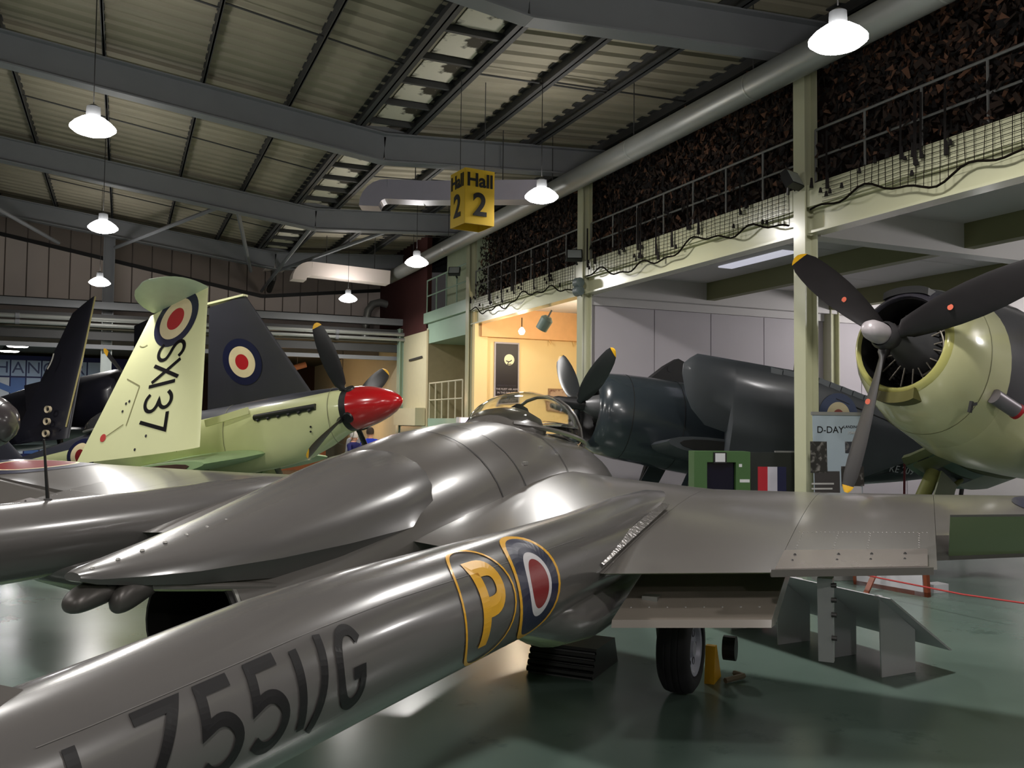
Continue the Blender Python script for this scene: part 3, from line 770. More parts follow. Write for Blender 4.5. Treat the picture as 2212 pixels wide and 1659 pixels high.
def pod_at(x):
    for a, b in zip(POD, POD[1:]):
        if b[0] <= x <= a[0]:
            k = (x - a[0]) / (b[0] - a[0]); return [u + (w - u) * k for u, w in zip(a, b)]
# tail fairing that carries the hook above the jet pipe
FA = [(-.9, .5, 1.70, 1.05), (-1.3, .55, 1.65, 1.04), (-1.6, .52, 1.585, 1.03), (-2.05, .44, 1.475, 1.03), (-2.5, .35, 1.365, 1.05), (-2.95, .25, 1.275, 1.085), (-3.2, .16, 1.235, 1.115), (-3.36, .10, 1.21, 1.14), (-3.42, .05, 1.195, 1.16)]
rings = []
for x, w, t, b in FA:
    r = [(x, w * .80, b), (x, w * 1.03, b + (t - b) * .34)]
    for k in range(1, 14):
        a = pi * k / 14; r.append((x, w * cos(a) * 1.0, b + (t - b) * (.36 + .64 * sin(a) ** .9)))
    r += [(x, -w * 1.03, b + (t - b) * .34), (x, -w * .80, b)]
    rings.append(r)
fair = MB().loft(rings).build('tail_fairing', M_vb, VR, True, 28)
for k in range(9):
    x = -3.36 + k * .13; _t = 1.21 + (k * .13) * .17
    MB().lathe([(0, .011), (.008, .008), (.010, .001)], 8, (x, -.045 - k * .004, _t - .006), 'z').build('fastener', M_metal, fair)
# jet pipe
MB().lathe([(-2.68, .305), (-2.75, .295), (-2.75, .283), (-2.4, .27), (-1.6, .26), (-1.6, .001)], 32, (0, 0, .842), 'x').build('jet_pipe', mat('burnt_jet_pipe', (30, 27, 26), .6, .4), VR, True, 40)
MB().lathe([(-2.60, .318), (-2.72, .308), (-2.72, .296)], 32, (0, 0, .842), 'x').build('jet_pipe_rim', M_metal, VR, True)
# arrester hook
hk = MB()
for s in (-1, 1): hk.tube([(-.7, s * .46, .98), (-1.6, s * .44, .97), (-2.3, s * .33, .98), (-3.0, s * .15, 1.08), (-3.2, s * .07, 1.11)], .024, 8)
hook = hk.build('arrester_hook', M_vp, VR, True, 60)
c = MB(); c.loft([[(x + .02, y, z) for y, z in ((-w, t), (w, t), (w, b), (-w, b))] for x, w, t, b in ((-3.12, .03, 1.14, 1.08), (-3.20, .07, 1.165, 1.05), (-3.32, .09, 1.16, 1.025), (-3.42, .08, 1.13, 1.01), (-3.47, .05, 1.08, 1.02))])
hc_ = c.build('hook_claw', mat('hook_steel', (84, 80, 78), .4, .5), hook, True, 180); hc_.modifiers.new('round', 'SUBSURF').levels = 2
MB().loft([[(x, y, z) for y, z in ((-w - .09, t), (w - .09, t), (w - .09, b), (-w - .09, b))] for x, w, t, b in ((-3.02, .03, 1.13, 1.07), (-3.12, .05, 1.165, 1.03), (-3.22, .06, 1.15, .99), (-3.30, .045, 1.09, .99))]).build('hook_toe', mat('hook_steel', (84, 80, 78), .4, .5), hook, True, 180).modifiers.new('round', 'SUBSURF').levels = 2
MB().box(-3.30, -3.0, -.07, .05, 1.115, 1.165).build('hook_bay', M_seam, VR)
# seams: fine proud lines round the pod
def pod_band(x, a0, a1, slant, name):
    r0, r1 = [], []
    n = 26
    mb = MB(); vs = []; fs = []
    for k in range(n + 1):
        a = a0 + (a1 - a0) * k / n
        xx = x + slant * (1 - sin(a))
        for dx in (-.006, .006):
            _, ry, t, b, p = pod_at(xx + dx); m = (t + b) / 2; cc, q = cos(a), sin(a)
            vs.append((xx + dx, math.copysign(abs(cc) ** (2 / p), cc) * ry * 1.004, m + math.copysign(abs(q) ** (2 / p), q) * (t - m) * 1.004 + .002))
        if k: fs.append((2 * k - 2, 2 * k - 1, 2 * k + 1, 2 * k))
    mb.add(vs, fs).build(name, M_seam, pod)
pod_band(-.62, radians(10), radians(350 - 180), 0, 'panel_seam')
pod_band(-.25, radians(14), radians(166), .0, 'panel_seam'); pod_band(.6, radians(14), radians(166), .0, 'panel_seam'); pod_band(1.9, radians(14), radians(166), 0, 'panel_seam')
pod_band(-.25, radians(-166), radians(-14), 0, 'panel_seam')
# canopy
def canopy(rx0, rx1, zo, top, w, xt, n=24, m=11):
    rings = []
    for i in range(n + 1):
        u = -1 + 2 * i / n
        s = sqrt(max(0.0004, 1 - abs(u) ** 2.1)); x = xt + (rx1 if u > 0 else rx0) * abs(u) * (1 if u > 0 else -1)
        base = zo(x); ring = []
        for k in range(m + 1):
            a = pi * k / m; ring.append((x, w * s ** .8 * cos(a), base + (top - base) * s * sin(a)))
        rings.append(ring)
    return rings
zc = lambda x: 1.86 + (1.63 - 1.86) * max(0, min(1, (x - .5) / 1.7)) - .02
cg = MB().loft(canopy(.78, .93, zc, 2.135, .42, 1.30), (False, False), close=False).build('canopy', GLASS, VR, True, 60)
sm = cg.modifiers.new('thickness', 'SOLIDIFY'); sm.thickness = .006
rr = canopy(.79, .94, zc, 2.14, .425, 1.30)
MB().loft([ering(x, w, t, 1.6, 20) for x, w, t in ((.46, .1, 1.86), (.55, .24, 1.91), (.7, .33, 1.97), (.85, .36, 1.985), (.98, .34, 1.96), (1.02, .3, 1.9))]).build('headrest_fairing', M_vp, VR, True, 60)
for s in (0, -1):
    MB().tube([(r[s][0], r[s][1], r[s][2] + .01) for r in rr[1:-1]], .022, 6).build('canopy_rail', M_vp, cg, True)
MB().tube([(x, y, z) for x, y, z in rr[17]], .018, 6).build('windscreen_arch', M_vp, cg, True)
for s in (3, 8): MB().tube([rr[j][s] for j in range(17, 24)], .016, 6).build('windscreen_post', M_vp, cg, True)
st_ = empty('seat', (0, 0, 0)); st_.parent = VR
MB().loft([ering(x, w, t, b, 12) for x, w, t, b in ((1.04, .10, 1.98, 1.5), (1.10, .15, 2.02, 1.45), (1.18, .14, 2.02, 1.4), (1.22, .08, 1.97, 1.5))]).build('headrest', M_dark, st_, True)
MB().box(1.05, 1.55, -.25, .25, 1.38, 1.5).build('seat_pan', M_dark, st_)
MB().loft([ering(x, w, t, b, 14) for x, w, t, b in ((1.78, .31, 1.74, 1.45), (1.88, .28, 1.75, 1.45))]).build('instrument_coaming', M_dark, VR)
# hatch catches behind the canopy
for x, y in ((.35, -.55), (.55, -.60), (-.1, -.62)):
    _, ry, t, b, p = pod_at(x); MB().box(x - .03, x + .03, y - .012, y + .012, (t + b) / 2 + sqrt(max(0, 1 - (abs(y) / ry) ** p)) * (t - b) / 2 - .005, (t + b) / 2 + sqrt(max(0, 1 - (abs(y) / ry) ** p)) * (t - b) / 2 + .02).build('latch', M_metal, pod)

BO = [(.55, .05, 1.30, .05), (.2, .11, 1.25, .11), (-.3, .17, 1.22, .18), (-.9, .22, 1.17, .225), (-1.6, .233, 1.128, .236), (-2.4, .232, 1.122, .234), (-3.2, .232, 1.122, .234), (-3.7, .231, 1.122, .233), (-4.1, .226, 1.112, .226), (-4.45, .214, 1.095, .212), (-4.8, .205, 1.080, .20), (-5.3, .18, 1.07, .18), (-5.9, .12, 1.09, .13), (-6.2, .04, 1.11, .05)]
def boom_at(x):
    for a, b in zip(BO, BO[1:]):
        if b[0] <= x <= a[0]:
            k = (x - a[0]) / (b[0] - a[0]); return [u + (w - u) * k for u, w in zip(a, b)]
def stations(ys, s, **k):
    return [foil2(s * y, *at_span(y)[1:], **k) for y in ys]
for s, nm in ((-1, 'starboard'), (1, 'port')):
    cb = s * 1.6
    bm = MB().loft([ering(x, ry, z + rz_, z - rz_, 36, 2., cb) for x, ry, z, rz_ in BO]).build('tail_boom', M_vb, VR, True, 60)
    wg = MB().loft(stations([.40, .8, 1.2, 1.5, 1.85], s)).build('inner_wing', M_vp, VR, True, 40)
    w2 = MB().loft(stations([1.852, 2.2, 2.63], s, bay=.74)).build('outer_wing', M_vp, VR, True, 40)
    MB().loft(stations([2.632, 3.0, 3.34], s)).build('wing_skin', M_vp, w2, True, 40)
    MB().loft(stations([3.342, 4.0, 4.8, 5.58], s, trunc=.76)).build('wing_skin', M_vp, w2, True, 40)
    MB().loft(stations([5.582, 5.8, 6.0, 6.159], s)).build('wing_tip', M_vp, w2, True, 40)
    # flap hung down below its dark bay
    rr_ = []
    for y in (1.9, 2.62):
        _, xle, xte, zle, zte, t = at_span(y); hx = xte + .62; hz = zte - .06; tx = xte - .03; tz = zte - .225
        rr_.append([(hx, s * y, hz), (hx - .05, s * y, hz + .015), (tx, s * y, tz + .006), (tx - .012, s * y, tz - .03), (tx + .12, s * y, tz - .04), (hx, s * y, hz - .05)])
    fl_ = MB().loft(rr_).build('flap', under_mat('flap_grey', (120, 112, 104), (150, 146, 118), -.6, .35, .3), VR)
    for k in range(8):
        y = 1.95 + k * .085
        MB().lathe([(0, .008), (.006, .006), (.007, .001)], 6, (at_span(y)[2] + .10, s * y, at_span(y)[4] - .185), 'z').build('rivet', M_metal, fl_)
    MB().box(at_span(1.98)[2] + .18, at_span(1.98)[2] + .26, min(s * 1.98, s * 2.06), max(s * 1.98, s * 2.06), at_span(2)[4] - .20, at_span(2)[4] - .14).build('flap_bracket', M_metal, fl_)
    # air brake plate on the trailing edge with studs and its lower blade
    def bp_(y, c, dz):
        q = vtop(s * y, c, dz); return q
    mb = MB(); P0 = []
    for dz in (.012, .026):
        P0 += [bp_(2.64, .90, dz), bp_(3.30, .90, dz), (at_span(3.3)[2] - .05, s * 3.3, at_span(3.3)[4] + dz), (at_span(2.64)[2] - .06, s * 2.64, at_span(2.64)[4] + dz)]
    mb.add(P0, [(0, 1, 2, 3), (7, 6, 5, 4), (0, 4, 5, 1), (1, 5, 6, 2), (2, 6, 7, 3), (3, 7, 4, 0)])
    ab = mb.build('air_brake', mat('worn_brake_plate', (142, 134, 130), .22, .35, var=.12, scale=9, coat=.5), VR)
    MB().beam((at_span(2.64)[2] - .06, s * 2.62, at_span(2.64)[4] + .005), (at_span(3.3)[2] - .05, s * 3.32, at_span(3.3)[4] + .005), .03, .035).build('brake_edge', M_vp, ab)
    for y in (2.70, 2.90, 3.05, 3.2):
        for c in (.935, .97):
            q = vtop(s * y, c, .024); MB().lathe([(0, .012), (.012, .004), (.013, .001)], 6, q, 'z').build('stud', M_seam, ab)
    xb = at_span(2.85)[2]
    MB().loft([[(xb + .02 - .01, s * 2.85 + d, 1.10), (xb + .10, s * 2.85 + d, 1.10), (xb + .075, s * 2.85 + d, .70), (xb + .03, s * 2.85 + d, .70)] for d in (-.035, .035)]).build('brake_blade', mat('brake_blade_metal', (150, 148, 150), .3, .6), ab)
    for z in (1.07, 1.0, .93, .82): MB().lathe([(-.012, .012), (.012, .012)], 8, (xb + .015, s * 2.85 - .04, z), 'y', (True, True)).build('hinge_knuckle', M_seam, ab)
    # rivet rows that catch the light ahead of the brake
    rv = MB()
    for k in range(30):
        q = vtop(s * (2.66 + k * .022), .74, .001); rv.lathe([(0, .004), (.004, .001)], 5, q, 'z')
    for yy in (2.68, 2.86, 3.02, 3.26):
        for k in range(9): rv.lathe([(0, .004), (.004, .001)], 5, vtop(s * yy, .75 + k * .018, .001), 'z')
    tag(rv.build('rivet_row', M_metal, w2), kind='stuff')
    # aileron raised, its pale underside to the rear
    ar = []
    up_ = radians(24) if s < 0 else radians(-20)
    for y in (3.40, 5.55):
        _, xle, xte, zle, zte, t = at_span(y); ch = (xle - xte) * .235; hx = xle - (xle - xte) * .765; hz = zle + (zte - zle) * .765; th = .05 if y < 4 else .03
        pts = [(0, th), (-ch * .5, th * .6), (-ch, .008), (-ch, -.004), (-ch * .5, -th * .5), (0, -th * .8)]
        ar.append([(hx + u * cos(up_) - w * sin(-up_) * -1, s * y, hz - u * sin(up_) + w * cos(up_)) for u, w in pts])
    MB().loft(ar).build('aileron', M_vp, VR)
    # wing roundel
    yc = 4.45 if s < 0 else 5.0
    def wf_(u, v, e=.004): 
        q = at_span(yc + v * 1.0 if False else min(6.1, max(1.9, yc + v))); c = (q[1] - (.12 + u)) / (q[1] - q[2]); return vtop(s * (yc + v), max(.02, min(.99, c)), e)
    if s > 0: MB().disc(lambda u, v: wf_(u, v, .003), .62, 40, .40).build('wing_roundel', M_decb, w2); MB().disc(lambda u, v: wf_(u, v, .004), .40, 36).build('wing_roundel', M_decr, w2); MB().disc(lambda u, v: wf_(u, v, .005), .42, 40, .385).build('roundel_outline', M_decc, w2)
    else: MB().disc(lambda u, v: wf_(u, v, .003), .68, 40, .38).build('wing_roundel', M_decb, w2); MB().disc(lambda u, v: wf_(u, v, .004), .40, 36).build('wing_roundel', M_decr, w2)
    # fin and rudder
    fn = []
    for z, x0, x1, t in ((1.1, -4.80, -6.15, .06), (1.25, -4.88, -6.2, .06), (1.36, -5.02, -6.3, .055), (1.45, -5.15, -6.38, .05), (1.75, -5.25, -6.42, .045), (2.05, -5.45, -6.36, .035), (2.22, -5.7, -6.2, .02)):
        fn.append([(x0 + (x1 - x0) * (1 - cos(a)) / 2, cb + t * sin(a) * (1.2 if a < pi else 1.2), z) for a in [2 * pi * k / 20 for k in range(20)]])
    fin = MB().loft(fn).build('fin', M_vp, VR, True, 60)
    MB().loft([[(x, cb + y, z) for y, z in ((-.07, 1.2), (0, 1.34 + dz), (.07, 1.2))] for x, dz in ((-4.82, -.06), (-5.0, 0.02), (-5.3, .06))]).build('fin_fillet', M_vp, fin, True)
    # main leg, wheel, doors
    lg = MB().tube([(.1, s * 1.58, 1.08), (.05, s * 1.60, .62), (.03, s * 1.62, .30)], [.05, .05, .04], 12).build('main_leg', mat('leg_grey', (90, 90, 88), .4, .3), VR, True)
    MB().tube([(.1, s * 1.60, .75), (.03, s * 1.62, .45)], .018, 6).build('brake_line', M_black, lg)
    MB().tube([(.03, s * 1.60, .29), (.03, s * 1.76, .29)], .03, 8).build('axle', M_metal, lg)
    wheel(VR, (.03, s * 1.75, .30), .30, .22, M_tyre, M_hub, 'y', M_seam, 'main_wheel')
    MB().beam((-.16, s * 1.48, 1.02), (-.18, s * 1.44, .52), .30, .015, up=(0, 1, 0)).build('leg_door', M_vp, VR)
    # deep fairing under the boom at the wing
    MB().loft([ering(x, w, 1.05, b, 20, 2., cb) for x, w, b in ((-.5, .10, .95), (-.9, .20, .82), (-1.4, .25, .74), (-1.8, .25, .725), (-2.1, .22, .76), (-2.35, .15, .86), (-2.5, .06, .95))]).build('boom_fairing', M_vb, bm, True, 60)
    # fillet strips between boom and wing root
    MB().loft([[(x, s * (1.6 + .20), z0), (x, s * (1.6 + .245), z1 + .014), (x, s * (1.6 + .2), z1 - .06)] for x, z0, z1 in ((-.62, 1.345, 1.325), (-1.0, 1.30, 1.262), (-1.4, 1.24, 1.20), (-1.87, 1.16, 1.125))]).build('root_fillet', mat('polished_fillet', (104, 100, 98), .22, .5, coat=.6, bump=.25, bscale=30), bm, True)
MB().loft([[(-5.35 - (1.0) * c, y, 1.62 + t * sg_) for c, t, sg_ in ((0, 0, 1), (.1, .035, 1), (.4, .045, 1), (1, .004, 1), (1, .004, -1), (.4, .045, -1), (.1, .035, -1))] for y in (-1.56, 0, 1.56)]).build('tailplane', M_vp, VR, True, 50)
# nose gear
ng = MB().tube([(2.5, 0, .62), (2.6, 0, .26)], .045, 10).build('nose_leg', mat('leg_grey', (90, 90, 88), .4, .3), VR, True)
wheel(VR, (2.62, 0, .22), .22, .16, M_tyre, M_hub, 'y', None, 'nose_wheel')
# mast on the port boom
ms = MB().tube([(-2.32, 1.6, 1.35), (-2.36, 1.6, 1.73)], [.012, .006], 6).build('aerial_mast', M_black, VR)
MB().lathe([(1.345, .03), (1.365, .022), (1.37, .001)], 10, (-2.32, 1.6, 0), 'z').build('mast_foot', M_seam, ms)
# painted marks on the starboard boom
def bf(u, v, e=.0035):
    _, ry, z, rz_ = boom_at(u); a = v / .238
    return (u, -1.6 - (ry + e) * cos(a), z + (rz_ + e) * sin(a))
sb = [o for o in bpy.data.objects if o.name.startswith('tail_boom')][0]
for ch, x in (('L', -4.845), ('Z', -4.695), ('5', -4.52), ('5', -4.36), ('1', -4.19), ('/', -4.125), ('G', -4.03)):
    paint_glyph(ch, bf, (x, -.078), .225, .036, M_deck, sb, 'serial_letter', .82)
for r0, r1, m, u, e, nm in ((.204, .217, M_decy, -3.10, .0035, 'letter_ring'), (.195, .218, M_decy, -2.64, .0035, 'roundel_ring'), (.115, .196, M_decb, -2.64, .0035, 'roundel_blue_ring'), (.087, .117, M_decw, -2.64, .004, 'roundel_white_ring'), (0, .088, M_decr, -2.64, .0042, 'roundel_red_disc')):
    MB().disc(lambda a, b, u=u, e=e: bf(u + a, .05 + b * 1.2, e), r1, 44, r0).build(nm, m, sb)
paint_glyph('P', bf, (-3.14, -.11), .30, .075, M_decy, sb, 'code_letter', .85)
for v0 in (.175,):
    mb = MB(); mb.stroke(lambda u, v: bf(u, v0 + v, .0015), [(-4.9, 0), (-1.95, 0)], .0025, .12); mb.build('boom_seam', mat('pale_seam', (100, 97, 95), .4), sb)
# ================================================================ OTHER AIRCRAFT
class Craft:
    def __init__(s, name, hub, rz, pitch, label):
        s.root = empty(name, (hub[0], hub[1], 0), (0, 0, radians(rz)), label=label, cat='aircraft')
        s.M = Matrix.Translation((0, 0, hub[2])) @ Matrix.Rotation(radians(-pitch), 4, 'Y')
    def part(s, mb, name, m, parent=None, smooth=True, angle=45, level=False):
        o = mb.build(name, m, parent or s.root, smooth, angle)
        if parent is None and not level: o.matrix_local = s.M
        return o
    def prop(s, n, R, r0, ch, a0, bm, tm, tw=(62, 24), tipfrac=.93, mark=None):
        for k in range(n):
            b, t = blade(R, r0, ch, *tw, tipfrac=tipfrac); a = radians(a0 + 360 / n * k)
            o = s.part(spin(b, a), 'propeller_blade', bm); s.part(spin(t, a), 'blade_tip', tm, o)
            if mark:
                mk = MB().disc(lambda u, v: (.05, u, R * .42 + v), .032, 16); mk2 = spin(mk, a); s.part(mk2, 'blade_mark', mark, o)
def quad_fn(A, B, C_, D, off):
    """maps u (0..1 from A to B) and v (0..1 from A to D) onto a flat wing panel, raised by off"""
    A, B, C_, D = map(Vector, (A, B, C_, D)); n = (B - A).cross(D - A).normalized() * off
    return lambda u, v: tuple(A * (1 - u) * (1 - v) + B * u * (1 - v) + C_ * u * v + D * (1 - u) * v + n)
def panel(LEb, TEb, LEt, TEt, tb, tt, nrm, rows=6, n=18):
    """upright folded wing panel lofted between bottom and top chords, with airfoil thickness along nrm"""
    LEb, TEb, LEt, TEt, nrm = map(Vector, (LEb, TEb, LEt, TEt, nrm)); rings = []
    def yt(c): return 5 * (.2969 * sqrt(c) - .126 * c - .3516 * c * c + .2843 * c ** 3 - .1036 * c ** 4)
    for i in range(rows + 1):
        k = i / rows; L, T = LEb.lerp(LEt, k), TEb.lerp(TEt, k); th = tb + (tt - tb) * k; up, dn = [], []
        for j in range(n + 1):
            c = (1 - cos(pi * j / n)) / 2; p = L.lerp(T, c); up.append(p + nrm * yt(c) * th); dn.append(p - nrm * yt(c) * th * .8)
        rings.append(up[::-1] + dn[1:-1])
    return MB().loft(rings)
SKY = (206, 210, 158); SLATE = (56, 58, 68)
M_blade = mat('black_blade', (24, 23, 25), .4, var=.2, scale=6); M_tip = mat('blade_tip_yellow', (226, 172, 26), .45)

# ---------------- pale folded-wing fighter with red spinner
SF = Craft('folded_wing_fighter', (3.539, 14.836, 2.05), -45.77, 9, 'pale green and grey fighter with upright folded wings and red spinner')
M_sf = twotone('sky_and_slate_fuselage', SKY, SLATE, [(-.03, 0, 1, .335)], .38, var=.07, scale=2.5, coat=.3)
M_sky = mat('sky_wing_paint', (222, 224, 172), .5, var=.05, scale=2.2)
M_slate = mat('slate_wing_paint', (50, 50, 58), .45, var=.12, scale=3)
body = [(0, .37, .375, -.385, 2.), (-.15, .385, .40, -.42, 2.1), (-.5, .40, .425, -.58, 2.2), (-1.0, .41, .445, -.74, 2.3), (-1.6, .42, .45, -.80, 2.3), (-2.3, .43, .44, -.82, 2.2), (-3.0, .44, .45, -.80, 2.1), (-3.8, .45, .50, -.72, 2.), (-4.6, .44, .52, -.62, 2.), (-5.4, .40, .48, -.52, 2.), (-6.2, .34, .40, -.42, 2.), (-7.2, .25, .28, -.28, 2.), (-8.2, .16, .17, -.16, 2.), (-9.0, .07, .10, -.05, 2.)]
fus = SF.part(MB().loft([ering(x, ry, t, b, 36, p) for x, ry, t, b, p in body]), 'fuselage', M_sf, angle=60)
SF.part(MB().lathe([(0, .372), (.12, .372), (.125, .36)], 32), 'spinner_backplate', M_black)
sp = SF.part(MB().lathe([(.12, .368), (.3, .352), (.5, .31), (.7, .245), (.85, .175), (.95, .10), (1.0, .04), (1.01, .001)], 36), 'spinner', mat('glossy_red_paint', (176, 20, 26), .2, coat=.7, var=.05), angle=60)
for k in range(4):
    a = radians(-28 + 90 * k)
    m_ = MB().lathe([(.30, .105), (.345, .105), (.385, .085), (.385, .001)], 14, (.13, 0, 0), 'z'); SF.part(spin(m_, a), 'blade_cuff', M_black)
SF.prop(4, 1.6, .36, .27, -28, M_blade, M_tip, (-62, -26), .94)
# exhaust stubs
ex = SF.part(MB().tube([(-.42, -.395, .10), (-1.0, -.41, .10), (-1.66, -.415, .10)], .055, 10), 'exhaust_manifold', M_black)
for k in range(6):
    x = -.5 - k * .21; SF.part(MB().tube([(x, -.40, .08), (x - .05, -.45, .04)], [.035, .03], 8), 'exhaust_stub', M_black, ex)
for k, (x, z) in enumerate(((-.55, -.22), (-.56, -.30), (-2.25, -.28))): SF.part(MB().lathe([(-.004, .018), (.004, .018)], 10, (x, -.412, z), 'y', (True, True)), 'fastener', M_black, fus)
for x, sl in ((-.2, 0), (-2.35, 0), (-3.4, 0)):
    r = [q for q in body if q[0] <= x][0]; SF.part(MB().loft([ering(x + d, r[1] * 1.006, r[2] + .003, r[3] - .003, 36, r[4]) for d in (-.006, .006)], (False, False)), 'panel_line', mat('soft_panel_line', (120, 118, 92), .6), fus)
# canopy and windscreen
cr = []
for i in range(17):
    u = -1 + 2 * i / 16; s_ = sqrt(max(.001, 1 - abs(u) ** 2.2)); x = -4.75 + (1.0 if u > 0 else 1.25) * u
    cr.append([(x, .30 * s_ ** .8 * cos(pi * k / 10), .46 + .42 * s_ * sin(pi * k / 10)) for k in range(11)])
cn = SF.part(MB().loft(cr, (False, False), close=False), 'canopy', mat('smoky_perspex', (52, 52, 54), .08, coat=1), angle=60)
for j in (6, 11, 13): SF.part(MB().tube([(x, y * 1.03, z + .006) for x, y, z in cr[j]], .02, 6), 'canopy_frame', M_slate, cn)
for e in (0, -1): SF.part(MB().tube([(r[e][0], r[e][1] * 1.05, r[e][2]) for r in cr[1:-1]], .025, 6), 'canopy_sill', M_metal, cn)
# near (starboard) outer wing, underside outward, tip folded out
LEb, TEb, LEt, TEt = (-1.77, -1.70, -.36), (-4.42, -1.70, -.28), (-1.99, -.85, 2.41), (-3.31, -.85, 2.16)
nr = Vector((0, -.955, -.30))
ow = SF.part(panel(LEb, TEb, LEt, TEt, .17, .10, nr), 'outer_wing', M_sky, angle=50)
qf = quad_fn(TEb, LEb, LEt, TEt, 0)
def sw(u, v, e=.0):     # painted side of the near wing in metres: u from TE line towards LE, v up
    A = Vector(TEb); w = 2.65; p = Vector((-4.42 + u, -1.70 + .33 * v, -.33 + v))
    k = (v + .0) / 2.6; L = Vector(LEb).lerp(Vector(LEt), k); T = Vector(TEb).lerp(Vector(TEt), k); c = min(.98, max(.02, (L.x - p.x) / (L.x - T.x)))
    th = .17 + (.10 - .17) * k; yt = 5 * (.2969 * sqrt(c) - .126 * c - .3516 * c * c + .2843 * c ** 3 - .1036 * c ** 4)
    q = L.lerp(T, c) + nr * (yt * th + .006 + e)
    return tuple(q)
for r0, r1, m_, e in ((.36, .50, M_decb, .001), (.19, .365, M_decc, .002), (0, .195, M_decr, .003)):
    SF.part(MB().disc(lambda a, b, e=e: sw(1.80 + a * 1.0, 2.28 + b * .98, e), r1, 40, r0), 'wing_roundel', m_ if m_ is not M_decr else mat('bright_roundel_red', (176, 26, 34), .45), ow, False)
x0 = 1.95; vv = 1.86
M_matk = mat('matt_black_letters', (26, 24, 26), .9, spec=.1)
for ch, adv in (('S', .345), ('X', .36), ('1', .145), ('3', .345), ('7', .35)):
    mb = MB()
    for st in GLYPH[ch]:      # letters turned a quarter: tops towards the leading edge, reading downwards
        mb.stroke(lambda u, v: sw(1.54 + v * .58 - (1.95 - vv) * .14, vv - u * .50, .002), st, .12, .07)
    SF.part(mb, 'serial_letter', M_matk, ow, False); vv -= adv
for pts in ([(.85, 1.42), (1.2, 1.22), (1.05, .55)], [(.62, .42), (.98, .58)], [(1.0, 2.02), (1.1, 1.96), (1.2, 1.98)]):
    mb = MB(); mb.stroke(lambda u, v: sw(u, v, .002), pts, .018); SF.part(mb, 'access_line', mat('wing_scribe_line', (136, 132, 90), .7), ow, False)
SF.part(MB().disc(lambda a, b: sw(.55 + a, .40 + b, .004), .07, 14), 'red_patch', mat('red_patch_paint', (190, 50, 44), .6), ow, False)
for u, v in ((.95, .95), (1.02, .98), (.9, .82), (1.35, .12), (1.55, .32)): SF.part(MB().disc(lambda a, b: sw(u + a, v + b, .002), .025, 8), 'access_hole', M_deck, ow, False)
tipr = []
for k in range(9):       # tip plate folded outward, rounded in plan
    t = k / 8; y = -.85 - .72 * t; w = sqrt(max(.02, 1 - t ** 2.4)); xm = -2.62 - .05 * t; hl = .64 * w
    tipr.append([(xm + hl * cos(a), y, 2.31 + .10 * (hl * cos(a)) / .64 + .24 * t + (.05 * (1 - t) + .012) * sin(a)) for a in [2 * pi * j / 16 for j in range(16)]])
SF.part(MB().loft(tipr), 'folded_wing_tip', mat('sky_tip_paint', (190, 204, 176), .5), ow, angle=60)
# far (port) outer wing, dark upper side inward
L2b, T2b, L2t, T2t = (-1.62, 1.62, .30), (-4.45, 1.62, .25), (-2.55, .85, 2.62), (-3.44, .85, 2.55)
fw = SF.part(panel(L2b, T2b, L2t, T2t, .17, .09, Vector((0, -.95, -.30))), 'outer_wing', M_slate, angle=50)
def sw2(a, b, e):
    k = (1.22 + b) / 2.4; L = Vector(L2b).lerp(Vector(L2t), k); T = Vector(T2b).lerp(Vector(T2t), k); x = -3.05 + a; c = min(.98, max(.02, (L.x - x) / (L.x - T.x)))
    yt = 5 * (.2969 * sqrt(c) - .126 * c - .3516 * c * c + .2843 * c ** 3 - .1036 * c ** 4); return tuple(L.lerp(T, c) + Vector((0, -.95, -.30)) * (yt * (.17 - .08 * k) + .008 + e))
for r0, r1, m_, e in ((.30, .46, M_decb, .001), (.15, .31, M_decc, .002), (0, .155, mat('bright_roundel_red', (176, 26, 34), .45), .003)):
    SF.part(MB().disc(lambda a, b, e=e: sw2(a, b, e), r1, 40, r0), 'wing_roundel', m_, fw, False)
SF.part(MB().loft([[(L2t[0] - .9 * i, .85 + dy, z) for dy, z in ((-.07, 2.60), (.07, 2.60), (.07, 2.64), (-.07, 2.64))] for i in (0, .5, 1)]), 'fold_rib', M_sky, fw, False)
# inner wing stubs with open fold joints
for s in (-1, 1):
    st = []
    for y, xl, xt, z, t in ((.30, -1.55, -4.6, -.52, .34), (.9, -1.6, -4.5, -.58, .30), (1.45, -1.66, -4.45, -.62, .27), (1.72, -1.70, -4.42, -.64, .25)):
        st.append([(xl - (xl - xt) * (1 - cos(a)) / 2, s * y, z + t / 2 * sin(a) * (1 if a < pi else .8)) for a in [2 * pi * k / 24 for k in range(24)]])
    wst = SF.part(MB().loft(st), 'inner_wing', mat('sky_green_stub', (150, 176, 128), .45, var=.1), angle=60)
    SF.part(MB().loft([[(-2.0 - 2.2 * (1 - cos(a)) / 2, s * y, -.64 + .10 * sin(a)) for a in [2 * pi * k / 18 for k in range(18)]] for y in (1.70, 1.735)]), 'fold_joint', mat('rusty_fold_joint', (70, 46, 34), .8, var=.4, scale=9), wst, False)
    SF.part(MB().loft([ering(x, .24, z + .13, z - .15, 16, 2.4, s * .95) for x, z in ((-2.5, -.84), (-2.6, -.85), (-3.6, -.84), (-3.9, -.74))]), 'radiator', mat('sky_green_stub', (150, 176, 128), .45), wst)
    SF.part(MB().tube([(-2.35, s * .95, -.68), (-2.2, s * 1.0, -1.2), (-2.05, s * 1.0, -1.62)], [.06, .055, .045], 10), 'undercarriage_leg', M_metal)
    wheel(SF.root, (-1.75, s * 1.08, .30), .30, .2, M_tyre, M_hub, 'y', None, 'main_wheel')
    SF.part(MB().beam((-2.6, s * .55, .14), (-1.75, s * .44, .24), .05, .12), 'jury_strut', M_sky)
